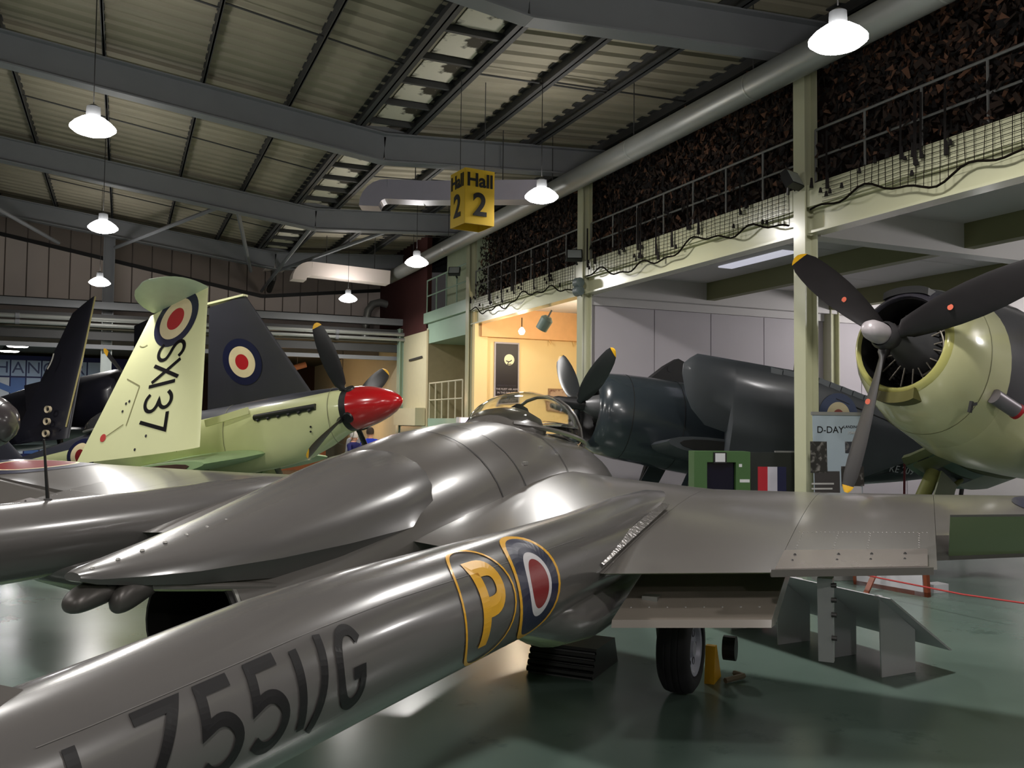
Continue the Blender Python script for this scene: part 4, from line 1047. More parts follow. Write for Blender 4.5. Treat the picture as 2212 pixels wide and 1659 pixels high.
# fuselage roundel, tail surfaces, tail wheel
def ff(u, v, e):
    r = None
    for a, b in zip(body, body[1:]):
        if b[0] <= u <= a[0]: k = (u - a[0]) / (b[0] - a[0]); r = [p + (q - p) * k for p, q in zip(a, b)]
    m = (r[2] + r[3]) / 2; h = (r[2] - r[3]) / 2; a = v / h; return (u, -(r[1] + e) * cos(a), m + (h + e) * sin(a))
for r0, r1, m_, e in ((.26, .37, M_decb, .004), (.13, .265, M_decc, .005), (0, .135, M_decr, .006)): SF.part(MB().disc(lambda a, b, e=e: ff(-5.78 + a, b, e), r1, 36, r0), 'fuselage_roundel', m_, fus, False)
SF.part(MB().loft([[(x0 + (x1 - x0) * (1 - cos(a)) / 2, .05 * sin(a), z) for a in [2 * pi * k / 16 for k in range(16)]] for z, x0, x1 in ((.1, -7.6, -9.1), (.6, -8.1, -9.3), (1.0, -8.4, -9.3), (1.25, -8.7, -9.1))]), 'fin', M_sf)
SF.part(MB().loft([[(x0 + (x1 - x0) * (1 - cos(a)) / 2, y, .2 + .05 * sin(a)) for a in [2 * pi * k / 16 for k in range(16)]] for y, x0, x1 in ((-1.5, -8.4, -8.9), (-.8, -8.1, -9.0), (0, -7.9, -9.0), (.8, -8.1, -9.0), (1.5, -8.4, -8.9))]), 'tailplane', M_sf)
wheel(SF.root, (-8.5, 0, .14), .14, .1, M_tyre, M_hub, 'y', None, 'tail_wheel')
SF.part(MB().tube([(-8.45, 0, .0), (-8.25, 0, -.40)], .03, 8), 'tail_wheel_leg', M_metal)

# ---------------- blue folded-wing fighter
HC = Craft('blue_folded_wing_fighter', (7.061, 13.281, 2.182), 170.15, 7, 'dark sea blue radial fighter with wing folded back along its side')
M_hb = mat('sea_blue_gloss', (44, 51, 56), .25, coat=.6, var=.10, scale=2.5)
M_hw = mat('sea_blue_wing_worn', (66, 70, 75), .42, var=.16, scale=1.8, coat=.2)
hb = [(-.22, .50, .42, -.62, 2.), (-.26, .60, .52, -.72, 2.), (-.4, .67, .585, -.80, 2.1), (-.7, .70, .61, -.85, 2.1), (-1.2, .71, .625, -.88, 2.1), (-1.65, .71, .63, -.92, 2.1), (-2.2, .68, .66, -.95, 2.), (-3.0, .66, .75, -.98, 2.), (-4.0, .62, .72, -.92, 2.), (-5.2, .52, .58, -.80, 2.), (-6.4, .40, .44, -.58, 2.), (-7.6, .26, .32, -.32, 2.), (-8.4, .10, .2, -.06, 2.)]
hf = HC.part(MB().loft([ering(x, ry, t, b, 36, p) for x, ry, t, b, p in hb], (False, True)), 'fuselage', M_hb, angle=60)
HC.part(MB().loft([ering(x, ry, t, b, 28) for x, ry, t, b in ((-.22, .5, .42, -.62), (-.3, .46, .38, -.58), (-.75, .44, .36, -.54))], (False, True)), 'cowl_inside', M_dark, hf)
HC.part(MB().lathe([(-.7, .26), (-.4, .22), (-.2, .15), (-.1, .10), (-.1, .001)], 20), 'engine_gearcase', mat('gearcase_grey', (96, 96, 98), .4, .3))
for k in range(9):
    a = 2 * pi * k / 9; HC.part(MB().lathe([(.2, .075), (.26, .09), (.42, .09), (.45, .05)], 10, (-.5, 0, 0), 'z'), 'cylinder', M_dark).matrix_local = HC.M @ Matrix.Rotation(a, 4, 'X')
for x in (-.75, -1.66): 
    r = [q for q in hb if q[0] <= x + .1][0]; HC.part(MB().loft([ering(x + d, r[1] + .004, r[2] + .004, r[3] - .004, 36, r[4]) for d in (-.006, .006)], (False, False)), 'panel_line', M_seam, hf)
HC.part(MB().lathe([(.45, .001), (.44, .06), (.36, .085), (.2, .09), (.1, .11), (-.1, .12)], 16), 'propeller_hub', M_blade)
HC.prop(3, 1.72, .1, .30, 62, mat('satin_black_blade', (40, 42, 44), .35, var=.15), M_tip, (64, 24), .95)
st = []
for x, zt, zb_, t in ((-1.24, .80, .62, .02), (-1.34, .90, .30, .08), (-1.46, .985, .10, .13), (-1.72, .985, -.13, .19), (-2.10, .98, -.20, .22), (-2.15, .98, -.98, .24), (-3.42, .965, -.95, .23), (-4.68, .73, -.62, .19), (-5.5, .52, -.26, .14), (-6.6, .14, -.12, .08), (-6.9, .0, -.08, .03)):
    zm = (zt + zb_) / 2; hh = (zt - zb_) / 2; st.append([(x, 1.32 + t / 2 * sin(a) * (1 + .3 * cos(a)), zm + hh * cos(a)) for a in [2 * pi * k / 24 for k in range(24)]])
hw_ = HC.part(MB().loft(st), 'folded_wing', M_hw, angle=35)
for k in range(9): 
    x = -2.75 - k * .22; z = .965 - max(0, (-x - 3.42)) * .187
    HC.part(MB().beam((x, 1.355, z - .06), (x - .2, 1.355, z - .075 - (.03 if x < -3.4 else 0)), .07, .09), 'hinge_cover', mat('hinge_cover_grey', (98, 104, 108), .4), hw_, False)
HC.part(MB().beam((-3.95, 1.435, .60), (-6.2, 1.40, .10), .008, .012), 'aileron_gap', M_seam, hw_, False)
HC.part(MB().tube([(-3.2, 1.32, .95), (-3.2, 1.32, 1.16)], .014, 6), 'pitot', M_black, hw_)
for r0, r1, m_, dx in ((.21, .36, mat('blue_roundel_worn', (66, 78, 110), .5), .0), (.09, .215, M_decc, .003), (0, .095, mat('faded_red', (150, 70, 60), .5), .006)):
    HC.part(MB().disc(lambda u, v: (-4.02 + u, 1.435 + dx, .34 + v), r1, 32, r0), 'wing_roundel', m_, hw_, False)
# wing stubs, fold joint and gear
for s in (-1, 1):
    sb_ = []
    for y, z, t in ((.5, -.55, .34), (1.0, -.50, .32), (1.28, -.46, .30)):
        sb_.append([(-1.15 - 1.9 * (1 - cos(a)) / 2, s * y, z + t / 2 * sin(a)) for a in [2 * pi * k / 20 for k in range(20)]])
    ws = HC.part(MB().loft(sb_), 'wing_stub', M_hw, angle=60)
    HC.part(MB().loft([[(-1.35 - 1.5 * (1 - cos(a)) / 2, s * y, -.46 + .11 * sin(a)) for a in [2 * pi * k / 16 for k in range(16)]] for y in (1.27, 1.295)]), 'fold_joint', M_dark, ws, False)
    HC.part(MB().tube([(-1.85, s * .95, -.6), (-1.75, s * 1.02, -1.2), (-1.55, s * 1.05, -1.72)], [.075, .065, .055], 12), 'undercarriage_leg', M_black)
    wheel(HC.root, (-1.42, s * 1.15, .36), .36, .22, M_tyre, M_hub, 'y', None, 'main_wheel')
    HC.part(MB().beam((-1.95, s * .82, -.85), (-1.65, s * .88, -1.6), .32, .02, up=(0, 1, 0)), 'undercarriage_door', M_hb)
# dark fold root of the wing on the far side
HC.part(MB().loft([[(-1.30, y, .55), (-1.42, y, .66), (-1.70, y, .93), (-1.92, y, 1.09), (-2.18, y, 1.0), (-2.3, y, .55)] for y in (-.62, -.42)]), 'far_wing_root', M_dark, smooth=False)
HC.part(MB().lathe([(-.425, .055), (-.41, .055)], 14, (-1.78, 0, .88), 'y', (True, True)), 'lightening_hole', M_black)
cr = []
for i in range(15):
    u = -1 + 2 * i / 14; s_ = sqrt(max(.001, 1 - abs(u) ** 2.2)); cr.append([(-3.4 + 1.0 * u, .3 * s_ ** .8 * cos(pi * k / 10), .68 + .42 * s_ * sin(pi * k / 10)) for k in range(11)])
HC.part(MB().loft(cr, (False, False), close=False), 'canopy', mat('smoky_perspex', (52, 52, 54), .08), angle=60)
HC.part(MB().loft([[(x0 + (x1 - x0) * (1 - cos(a)) / 2, .06 * sin(a), z) for a in [2 * pi * k / 16 for k in range(16)]] for z, x0, x1 in ((.2, -6.9, -8.5), (.8, -7.4, -8.7), (1.3, -7.8, -8.7), (1.55, -8.1, -8.5))]), 'fin', M_hb)
HC.part(MB().loft([[(x0 + (x1 - x0) * (1 - cos(a)) / 2, y, .15 + .06 * sin(a)) for a in [2 * pi * k / 16 for k in range(16)]] for y, x0, x1 in ((-1.2, -7.6, -8.2), (0, -7.2, -8.4), (1.2, -7.6, -8.2))]), 'tailplane', M_hb)
wheel(HC.root, (-7.9, 0, .14), .14, .1, M_tyre, M_hub, 'y', None, 'tail_wheel')
HC.part(MB().tube([(-7.8, 0, -.1), (-7.75, 0, -.95)], .04, 8), 'tail_wheel_leg', M_black)
M_txw = mat('white_stencil', (196, 196, 200), .5)
for t, z, sz in (('NAVY', -.20, .16), ('KE 209', -.38, .19)):
    p = text_part('serial_lettering', t, sz, M_txw, HC.root, HC.M @ basis((-6.1, .41 + (z + .44) * .3, z), (-1, -.10, 0), (0, .32, 1)), depth=.002); 
HC.part(MB().tube([(-6.1, .44, .1), (-6.2, .45, -1.0)], .02, 6), 'red_stay', mat('dark_red_strap', (96, 30, 36), .6))

# ---------------- radial fighter with white cowl
KC = Craft('radial_fighter', (7.658, 7.192, 2.828), -168.34, 11, 'radial fighter with cream cowling, three blade propeller and dark upper body')
CREAM = (206, 204, 158); KDARK = (52, 50, 58)
M_kc = twotone('cream_cowl_dark_top', KDARK, CREAM, [(-.16, 0, -1, -.44)], .16, var=.05, scale=2, coat=.8)
M_kb = twotone('dark_body_sky_belly', CREAM, KDARK, [(.0, 0, 1, -.50)], .3, var=.08, scale=2, coat=.4)
M_lip = twotone('yellow_green_lip', KDARK, (190, 186, 112), [(0, 0, -1, -.38)], .25, coat=.6)
kb = [(-.30, .58, .60, -.60, 2.), (-.40, .64, .67, -.70, 2.), (-.60, .69, .72, -.82, 2.05), (-.85, .71, .755, -.92, 2.1), (-1.25, .73, .80, -1.0, 2.1), (-1.6, .74, .88, -1.08, 2.1), (-2.1, .74, .98, -1.10, 2.1), (-3.0, .72, 1.0, -1.05, 2.), (-4.2, .66, .95, -.95, 2.), (-5.5, .52, .7, -.75, 2.), (-7.2, .3, .4, -.4, 2.), (-8.6, .08, .15, -.05, 2.)]
kf = KC.part(MB().loft([ering(x, ry, t, b, 44, p) for x, ry, t, b, p in kb[:5]], (False, False)), 'cowling', M_kc, angle=60)
KC.part(MB().loft([ering(x, ry, t, b, 44, p) for x, ry, t, b, p in kb[4:]], (False, True)), 'fuselage', M_kb, angle=60)
KC.part(MB().loft([ering(x, ry, t, b, 44) for x, ry, t, b in ((-.30, .58, .60, -.60), (-.235, .545, .555, -.56), (-.225, .52, .53, -.53), (-.26, .50, .51, -.51), (-.5, .50, .51, -.51), (-.95, .52, .53, -.53), (-.95, .01, .01, -.01))], (False, False)), 'cowl_lip', M_lip, kf)
KC.part(MB().loft([ering(x, ry, t, b, 40) for x, ry, t, b in ((-.27, .497, .507, -.507), (-.94, .5, .51, -.51), (-.945, .01, .01, -.01))], (False, False)), 'cowl_inside', M_black, kf)
# top carburettor slot and chin intake
for z0, z1, yw, nm in ((.575, .655, .30, 'top_intake'), (-.69, -.57, .26, 'chin_intake')):
    rg = []
    for x in (-.215 if z0 < 0 else -.245, -.40):
        rg.append([(x, yw * sin(t), (z0 if k < 12 else z1) + (.09 if z0 > 0 else -.09) * (cos(t) - 1) * (1 if z0 > 0 else 1)) for k, t in [(k, -1.1 + 2.2 * k / 11) for k in range(12)] + [(12 + k, 1.1 - 2.2 * k / 11) for k in range(12)]])
    KC.part(MB().loft(rg), nm, M_black if z0 > 0 else mat('chin_duct_olive', (96, 92, 48), .5), kf)
# engine
KC.part(MB().lathe([(-.9, .30), (-.62, .29), (-.5, .23), (-.35, .19), (-.2, .14), (-.05, .12), (-.05, .001)], 24), 'engine_gearcase', mat('gearcase_grey', (96, 96, 98), .4, .3))
for k in range(9):
    R9 = Matrix.Rotation(2 * pi * k / 9 + .2, 4, 'X')
    cyl = KC.part(MB().lathe([(.22, .085)] + [(.26 + .022 * j, .105 if j % 2 else .085) for j in range(9)] + [(.46, .06), (.48, .001)], 12, (-.68, 0, 0), 'z'), 'cylinder', mat('engine_black', (34, 32, 32), .45, .4)); cyl.matrix_local = KC.M @ R9
    for d in (-.05, .05):
        pr = KC.part(MB().tube([(-.52, d, .2), (-.56, d * 1.4, .44)], .011, 6), 'push_rod', mat('engine_steel', (128, 122, 112), .35, .7)); pr.matrix_local = KC.M @ R9
KC.part(MB().tube([(-.53, .34 * cos(a), .34 * sin(a)) for a in [radians(-70 + 10 * k) for k in range(22)]], .012, 6), 'ignition_ring', mat('engine_steel', (128, 122, 112), .35, .7))
KC.part(MB().lathe([(-.08, .12), (-.02, .15), (.08, .16), (.14, .13)], 20), 'propeller_hub', mat('hub_dark_grey', (70, 68, 70), .45, .4))
KC.part(MB().lathe([(.12, .115), (.2, .12), (.32, .11), (.40, .075), (.425, .03), (.426, .001)], 24), 'hub_dome', mat('hub_dome_grey', (188, 180, 184), .35, .2), angle=60)
KC.prop(3, 1.77, .1, .36, -50, mat('worn_black_blade', (30, 27, 29), .45, var=.3, scale=5), M_tip, (52, 22), .96, mat('orange_blade_mark', (206, 96, 70), .5))
# panel lines, latch, gun tube, exhaust cover
for x in (-.85,):
    r = [q for q in kb if q[0] <= x][0]; KC.part(MB().loft([ering(x + d, r[1] + .003, r[2] + .003, r[3] - .003, 44, r[4]) for d in (-.005, .005)], (False, False)), 'panel_line', mat('faint_panel_line', (110, 108, 78), .6), kf)
tb = KC.part(MB().tube([(-.98, .70, -.46), (-1.28, .80, -.56)], .085, 16), 'exhaust_pipe', mat('exhaust_lilac_grey', (126, 120, 126), .4, .4))
KC.part(MB().tube([(-1.275, .795, -.556), (-1.31, .812, -.57)], .09, 16), 'exhaust_cover', mat('red_cover', (170, 24, 34), .6), tb)
mb = MB(); mb.beam((-.72, .655, -.60), (-.60, .66, -.64), .015, .03); mb.beam((-.60, .665, -.60), (-.60, .65, -.72), .03, .04, up=(1, 0, 0)); KC.part(mb, 'cowl_latch', M_black, kf, False)
# gull wings and gear
for s in (-1, 1):
    st = []
    for y, xl, xt, z, t in ((.55, -2.15, -4.4, -.80, .38), (.9, -2.15, -4.38, -.97, .37)) + (((1.25, -2.15, -4.35, -1.12, .36),) if s > 0 else ((1.0, -2.15, -4.35, -1.0, .34),)) + (((1.75, -2.15, -4.3, -1.28, .34), (2.6, -2.2, -4.2, -1.17, .28)) if s > 0 else ()):
        st.append([(xl - (xl - xt) * (1 - cos(a)) / 2, s * y, z + t / 2 * sin(a)) for a in [2 * pi * k / 22 for k in range(22)]])
    gw = KC.part(MB().loft(st), 'gull_wing', mat('olive_green_wing', (104, 112, 76), .4, coat=.3), angle=60)
    for k, c in enumerate(((86, 112, 98), (44, 52, 58), (96, 122, 106))):
        y0, y1 = (1.80 + k * .26, 2.02 + k * .26) if s > 0 else (.55 + k * .15, .69 + k * .15)
        KC.part(MB().loft([[(-2.25 - 1.9 * q, s * y, (-1.28 + (y - 1.75) * .11 if s > 0 else -.80 - (y - .55) * .47) - .19 * sin(pi * (q * .8 + .12)) - .01 + d) for q in [j / 10 for j in range(11)] ] for y, d in ((y0, 0), (y1, 0))], (False, False), close=False), 'wing_stripe', mat('stripe_tone_%d' % k, c, .5), gw)
    KC.part(MB().tube([(-2.6, s * .8, -1.1), (-2.25, s * .85, -1.8), (-2.0, s * .87, -2.15)], [.10, .085, .06], 12), 'undercarriage_leg', mat('leg_olive', (122, 124, 72), .45))
    KC.part(MB().tube([(-3.2, s * .75, -1.1), (-2.3, s * .83, -1.75)], .035, 8), 'drag_strut', mat('leg_olive', (122, 124, 72), .45))
    KC.part(MB().beam((-2.7, s * .65, -1.15), (-2.4, s * .68, -2.1), .42, .02, up=(0, 1, 0)), 'undercarriage_door', mat('olive_green_wing', (104, 112, 76), .4))
    wheel(KC.root, (-1.62, s * .98, .38), .38, .24, M_tyre, M_hub, 'y', None, 'main_wheel')
wheel(KC.root, (-8.2, 0, .18), .18, .12, M_tyre, M_hub, 'y', None, 'tail_wheel')
KC.part(MB().tube([(-8.3, 0, -.1), (-8.35, 0, -1.05)], .04, 8), 'tail_wheel_leg', M_black)
KC.part(MB().loft([[(x0 + (x1 - x0) * (1 - cos(a)) / 2, .06 * sin(a), z) for a in [2 * pi * k / 16 for k in range(16)]] for z, x0, x1 in ((.2, -7.3, -8.8), (.9, -7.7, -9.0), (1.4, -8.1, -8.9))]), 'fin', M_kb)

# ---------------- dark fighter with upright wings behind the pale one
DK = Craft('dark_folded_wing_fighter', (.325, 21.152, 2.43), -45.77, 10, 'near black fighter with a tall upright folded wing beyond the pale fighter')
M_nk = mat('night_blue_paint', (24, 24, 34), .4, var=.25, scale=3, coat=.2)
db = [(-.3, .5, .5, -.5, 2.), (-.5, .62, .62, -.66, 2.), (-1.6, .66, .64, -.75, 2.1), (-3.0, .62, .7, -.8, 2.), (-5.0, .5, .6, -.6, 2.), (-7, .3, .35, -.3, 2.), (-8.4, .08, .15, 0, 2.)]
df = DK.part(MB().loft([ering(x, ry, t, b, 28, p) for x, ry, t, b, p in db]), 'fuselage', M_nk, angle=60)
DK.part(MB().lathe([(-.3, .2), (0, .14), (.3, .09), (.35, .001)], 16), 'propeller_hub', M_blade)
DK.prop(3, 1.25, .1, .30, -43, M_blade, M_tip, (56, 22), .88)
dw = DK.part(panel((-.22, -1.75, -.95), (-1.85, -1.75, -.80), (.06, -1.0, 2.04), (-.62, -1.0, 1.80), .16, .07, Vector((0, -.95, -.28))), 'upright_wing', M_nk)
DK.part(MB().tube([(-.28, -1.75, -.72), (-.06, -1.35, .75), (.07, -1.0, 2.02)], .018, 6), 'leading_edge_strip', mat('worn_yellow_edge', (150, 142, 96), .4, .3), dw)
mb = MB(); mb.stroke(lambda u, v: (-.78 + u * .8, -1.52 + v * .3, .75 + v), [(.06, .16), (.05, .06), (.0, -.06), (-.08, -.16)], .05); DK.part(mb, 'wing_mark', mat('pale_mark', (170, 168, 160), .6), dw, False)
for k in range(3): DK.part(MB().lathe([(-.03, .04), (-.05, .075), (.02, .07)], 12, (-.62 - k * .05, -1.82 - k * .01, -.30 - k * .24), 'y'), 'gun_port', mat('pale_gun_port', (190, 176, 150), .5), dw)
DK.part(panel((-.6, 1.75, -.5), (-2.0, 1.75, -.4), (-.2, 1.0, 1.9), (-.9, 1.0, 1.8), .16, .07, Vector((0, -.95, -.28))), 'upright_wing', M_nk)
for s in (-1, 1):
    DK.part(MB().loft([[(-.4 - 1.7 * (1 - cos(a)) / 2, s * y, -.75 + .13 * sin(a)) for a in [2 * pi * k / 16 for k in range(16)]] for y in (.4, 1.78)]), 'wing_stub', M_nk)
    DK.part(MB().tube([(-1.0, s * 1.3, -.8), (-.8, s * 1.35, -2.0)], .06, 8), 'undercarriage_leg', M_black)
    wheel(DK.root, (-.5, s * 1.42, .34), .34, .2, M_tyre, M_hub, 'y', None, 'main_wheel')
wheel(DK.root, (-7.8, 0, .16), .16, .1, M_tyre, M_hub, 'y', None, 'tail_wheel')
DK.part(MB().tube([(-7.9, 0, .05), (-7.95, 0, -.85)], .04, 8), 'tail_wheel_leg', M_black)
DK.part(MB().box(-2.35, -1.7, -.9, -.3, -.1, .55), 'gun_turret', M_nk, smooth=False)

# ---------------- grey rounded nose by the port boom
JN = Craft('grey_nosed_jet', (-1.60, 16.02, 1.78), -23.7, 0, 'grey aircraft with a smooth rounded nose beyond the port boom')
JN.part(MB().lathe([(.0, .001), (-.02, .11), (-.09, .24), (-.25, .37), (-.5, .48), (-.9, .55), (-1.6, .6), (-3.5, .62), (-5.5, .45), (-6.6, .12)], 32, (.10, 0, 0)), 'fuselage', mat('mid_grey_gloss', (66, 60, 63), .22, coat=.6), angle=60)
JN.part(MB().lathe([(-.006, .322), (.006, .315)], 32, (-.075, 0, 0)), 'nose_ring', M_seam)
for s in (-1, 1):
    JN.part(MB().loft([[(-2.2 - 1.4 * (1 - cos(a)) / 2 - .2 * y, s * y, -.1 + .08 * sin(a)) for a in [2 * pi * k / 14 for k in range(14)]] for y in (.5, 1.4)]), 'wing', mat('mid_grey_gloss', (66, 60, 63), .22))
    JN.part(MB().tube([(-2.8, s * .8, -.15), (-2.8, s * .85, -1.5)], .05, 8), 'undercarriage_leg', M_metal)
    wheel(JN.root, (-2.8, s * .95, .28), .28, .16, M_tyre, M_hub, 'y', None, 'main_wheel')
JN.part(MB().tube([(-.9, 0, -.3), (-.9, 0, -1.6)], .045, 8), 'nose_leg', M_metal)
wheel(JN.root, (-.9, 0, .22), .22, .12, M_tyre, M_hub, 'y', None, 'nose_wheel')
# ================================================================ EXHIBITS ON THE FLOOR
M_board = mat('white_board', (206, 204, 210), .5, var=.03)
# sloping reading board on fin-shaped feet, seen from behind
RB = empty('reading_board', (5.15, 5.45, 0), (0, 0, radians(93)), label='long sloping white information board on three fin shaped feet', cat='information board')
# local x runs along the board, -y towards its low front edge (world +X)
MB().loft([[(x, .03, .60), (x, .055, .60), (x, -.60, .16), (x, -.625, .16)] for x in (-.62, 1.65)]).build('board', M_board, RB)
for x in (-.50, .06, .56, 1.15): 
    MB().loft([[(x + d, .02, .585), (x + d, -.06, .53), (x + d, -.36, .315), (x + d, -.36, 0), (x + d, .0, 0)] for d in (-.006, .006)]).build('foot', M_board, RB)
    MB().box(x - .02, x + .02, .0, .05, .575, .60).build('clip', M_board, RB)
# framed notice and rope posts
NB = empty('framed_notice', (7.88, 7.48, 0), (0, 0, radians(100)), label='brown framed printed notice standing on the floor behind the wing', cat='notice')
lean = lambda x, z, d=0: (x, -.12 - d + .10 * z, z)
def slab(x0, x1, z0, z1, d0, d1): return MB().add([lean(x0, z0, d0), lean(x1, z0, d0), lean(x1, z1, d0), lean(x0, z1, d0), lean(x0, z0, d1), lean(x1, z0, d1), lean(x1, z1, d1), lean(x0, z1, d1)], [(0, 1, 2, 3), (7, 6, 5, 4), (0, 4, 5, 1), (1, 5, 6, 2), (2, 6, 7, 3), (3, 7, 4, 0)])
slab(-.42, .42, 0, .62, -.03, 0).build('backing', M_board, NB)
M_wood = mat('red_brown_frame', (126, 62, 36), .4, var=.15)
for a in ((-.46, -.41, 0, .66), (.41, .46, 0, .66), (-.46, .46, 0, .05), (-.46, .46, .61, .66)): slab(*a, -.03, .03).build('frame_bar', M_wood, NB)
slab(-.40, .40, .06, .60, .001, .004).build('sheet', mat('cream_notice_paper', (214, 208, 196), .6), NB)
for k in range(9): slab(-.32, .30 - .1 * (k % 3), .50 - k * .042, .515 - k * .042, .004, .006).build('print_line', mat('grey_print', (120, 116, 110), .7), NB)
MB().beam((0, .0, .45), (0, .35, 0), .06, .02).build('strut', M_wood, NB)
def rope_post(x, y, label):
    o = empty('rope_post', (x, y, 0), label=label, cat='barrier post', group='low white rope posts')
    MB().lathe([(0, .10), (.02, .10), (.03, .03), (.03, .001)], 16, (0, 0, 0), 'z').build('base', M_board, o, True); MB().lathe([(.02, .025), (.26, .025), (.26, .001)], 12, (0, 0, 0), 'z').build('post', M_board, o, True)
    MB().lathe([(.26, .03), (.32, .03), (.33, .001)], 12, (0, 0, 0), 'z').build('cap', M_black, o, True)
rope_post(7.42, 8.42, 'low white rope post beyond the sloping reading board'); rope_post(7.62, 5.1, 'low white rope post ahead of the radial fighter wheels'); rope_post(6.2, 10.6, 'low white rope post before the blue fighter')
tag(MB().tube([(6.2, 10.6, .27), (6.8, 9.5, .22), (7.42, 8.42, .27), (7.5, 7.2, .22), (7.55, 6.2, .22), (7.62, 5.1, .27)], .009, 6).build('barrier_rope', mat('red_rope', (176, 52, 50), .6)), 'thin red barrier rope strung low along the floor posts', 'rope')
tag(MB().box(8.32, 8.55, 7.2, 7.35, 0, .09).build('white_block', M_board), 'small white block on the floor beside the framed notice', 'block')
# wheel chock
ck = empty('chock_or_block', (3.90, 5.30, 0), (0, 0, radians(41)), label='yellow wheel chock against the main wheel of the twin boom jet', cat='wheel chock')
MB().loft([[(-.02, y, 0), (.02, y, .26), (.07, y, .26), (.22, y, 0)] for y in (-.035, .035)]).build('wedge', mat('chock_yellow', (214, 160, 20), .5), ck)
MB().loft([[(.16 + .07 * cos(a) + .03, y, .22 + .09 * sin(a)) for a in [2 * pi * k / 16 for k in range(16)]] for y in (-.15, -.06)]).build('rubber_pad', M_black, ck)
MB().tube([(.05, -.1, .02), (.2, -.2, .03), (.28, -.12, .02)], .02, 6).build('rope', mat('frayed_rope', (110, 100, 84), .9), ck)
# black block added inboard in place of an unidentified dark shape
c2 = empty('chock_or_block', (3.20, 6.05, 0), (0, 0, radians(41)), label='black ribbed block for an unidentified dark shape under the starboard boom', cat='wheel chock')
MB().loft([[(-.30, y, 0), (-.22, y, .2), (.22, y, .2), (.30, y, 0)] for y in (-.25, .25)]).build('wedge', M_black, c2)
for k in range(5): MB().tube([(-.29 + .02 * k, -.26, .03 + k * .04), (-.29 + .02 * k, .26, .03 + k * .04)], .022, 6).build('rib', M_black, c2)

# green kiosk, dark panel and upright banner before the blue fighter
KS = empty('green_kiosk', (7.24, 9.62, 0), (0, 0, radians(-22)), label='green display kiosk with a dark screen and small framed card', cat='kiosk')
M_gk = mat('kiosk_green', (62, 96, 50), .5, var=.06)
MB().box(-.37, -.20, -.12, .2, 0, 1.5).build('side_panel', M_gk, KS); MB().box(.18, .37, -.12, .2, 0, 1.5).build('side_panel', M_gk, KS)
MB().box(-.20, .18, -.12, .2, 1.36, 1.5).build('header', M_gk, KS); MB().box(-.20, .18, -.12, .2, 0, .75).build('base_panel', M_gk, KS); MB().box(-.2, .18, .15, .2, .75, 1.36).build('back_panel', M_black, KS)
MB().box(-.19, .17, -.05, -.03, .76, 1.35).build('screen', mat('dark_screen', (16, 14, 34), .15), KS)
f = MB().box(-.12, .05, -.15, -.12, 1.35, 1.49).build('card_frame', M_black, KS); MB().box(-.10, .03, -.153, -.15, 1.365, 1.478).build('card', mat('card_white', (206, 206, 210), .6), f)
MB().box(.23, .36, -.123, -.12, 1.10, 1.14).build('label_strip', mat('card_white', (206, 206, 210), .6), KS); MB().box(.22, .26, -.123, -.12, 1.30, 1.34).build('switch_plate', mat('card_white', (206, 206, 210), .6), KS)
DP = empty('flag_display_board', (8.05, 9.35, 0), (0, 0, radians(-22)), label='low black green panel with a red white and blue flag patch', cat='display panel')
MB().box(-.44, .62, -.03, .03, 0, 1.49).build('panel', mat('black_green_panel', (28, 32, 28), .5), DP)
MB().beam((-.1, 0, 1.50), (.62, 0, 1.50), .05, .02).build('edge_cap', M_rail, DP)
for k, (c, w) in enumerate((((176, 24, 40), .13), ((196, 192, 204), .13), ((26, 28, 66), .12))):
    MB().box(-.34 + k * .13, -.34 + k * .13 + w, -.034, -.03, .90, 1.30).build('flag_stripe', mat('flag_tone_%d' % k, c, .6), DP)
BN = empty('banner_stand', (7.97, 8.24, 0), (radians(-2), 0, radians(-14)), label='tall printed roll up banner about landings with photographs', cat='banner')
MB().box(-.33, .33, -.08, .08, 0, .07).build('base', M_rail, BN)
MB().box(-.315, .315, -.006, .006, .07, 1.99).build('sheet', mat('banner_grey_blue', (150, 162, 172), .5, var=.05), BN)
MB().box(-.33, .33, -.014, .014, 1.98, 2.02).build('top_bar', M_rail, BN); MB().tube([(0, .03, .05), (0, .03, 1.98)], .012, 6).build('pole', M_rail, BN)
MB().box(-.31, .02, -.0085, -.007, .10, 1.30).build('print_area', mat('banner_dark', (58, 54, 54), .5), BN)
MB().add([(-.02, -.0088, .1), (.305, -.0088, .1), (.305, -.0088, 1.1), (.16, -.0088, 1.25)], [(0, 1, 2, 3)]).build('print_area', mat('banner_pale', (178, 172, 176), .5), BN)
for (a, b, c, d, col) in ((-.36, -.14, 1.28, 1.66, (40, 38, 36)), (.04, .34, 1.12, 1.36, (44, 40, 38)), (.10, .30, 1.52, 1.66, (48, 48, 54)), (-.26, .02, .14, .5, (96, 90, 88))):
    MB().box(a, b, -.0105, -.009, c, d).build('photo_print', stained_mat('photo_%d' % int(col[0]), (128, 124, 120), col, 14, .305, .48, .5), BN)
for k in range(6): MB().box(-.35, -.06 - .02 * (k % 3), -.0105, -.009, 1.14 - k * .06, 1.16 - k * .06).build('print_line', mat('banner_text', (170, 168, 166), .6), BN)
for k in range(7): MB().box(-.36, -.18, -.0105, -.009, .78 - k * .045, .795 - k * .045).build('print_line', mat('banner_text', (170, 168, 166), .6), BN)
text_part('lettering', 'D-DAY', .115, M_deck, BN, basis((-.09, -.010, 1.80), (1, 0, 0), (0, 0, 1)), depth=.001)
text_part('lettering', 'LANDINGS', .046, M_deck, BN, basis((.20, -.010, 1.84), (1, 0, 0), (0, 0, 1)), depth=.001)
text_part('lettering', '1944', .055, mat('banner_text', (170, 168, 166), .6), BN, basis((.19, -.010, 1.765), (1, 0, 0), (0, 0, 1)), depth=.001)

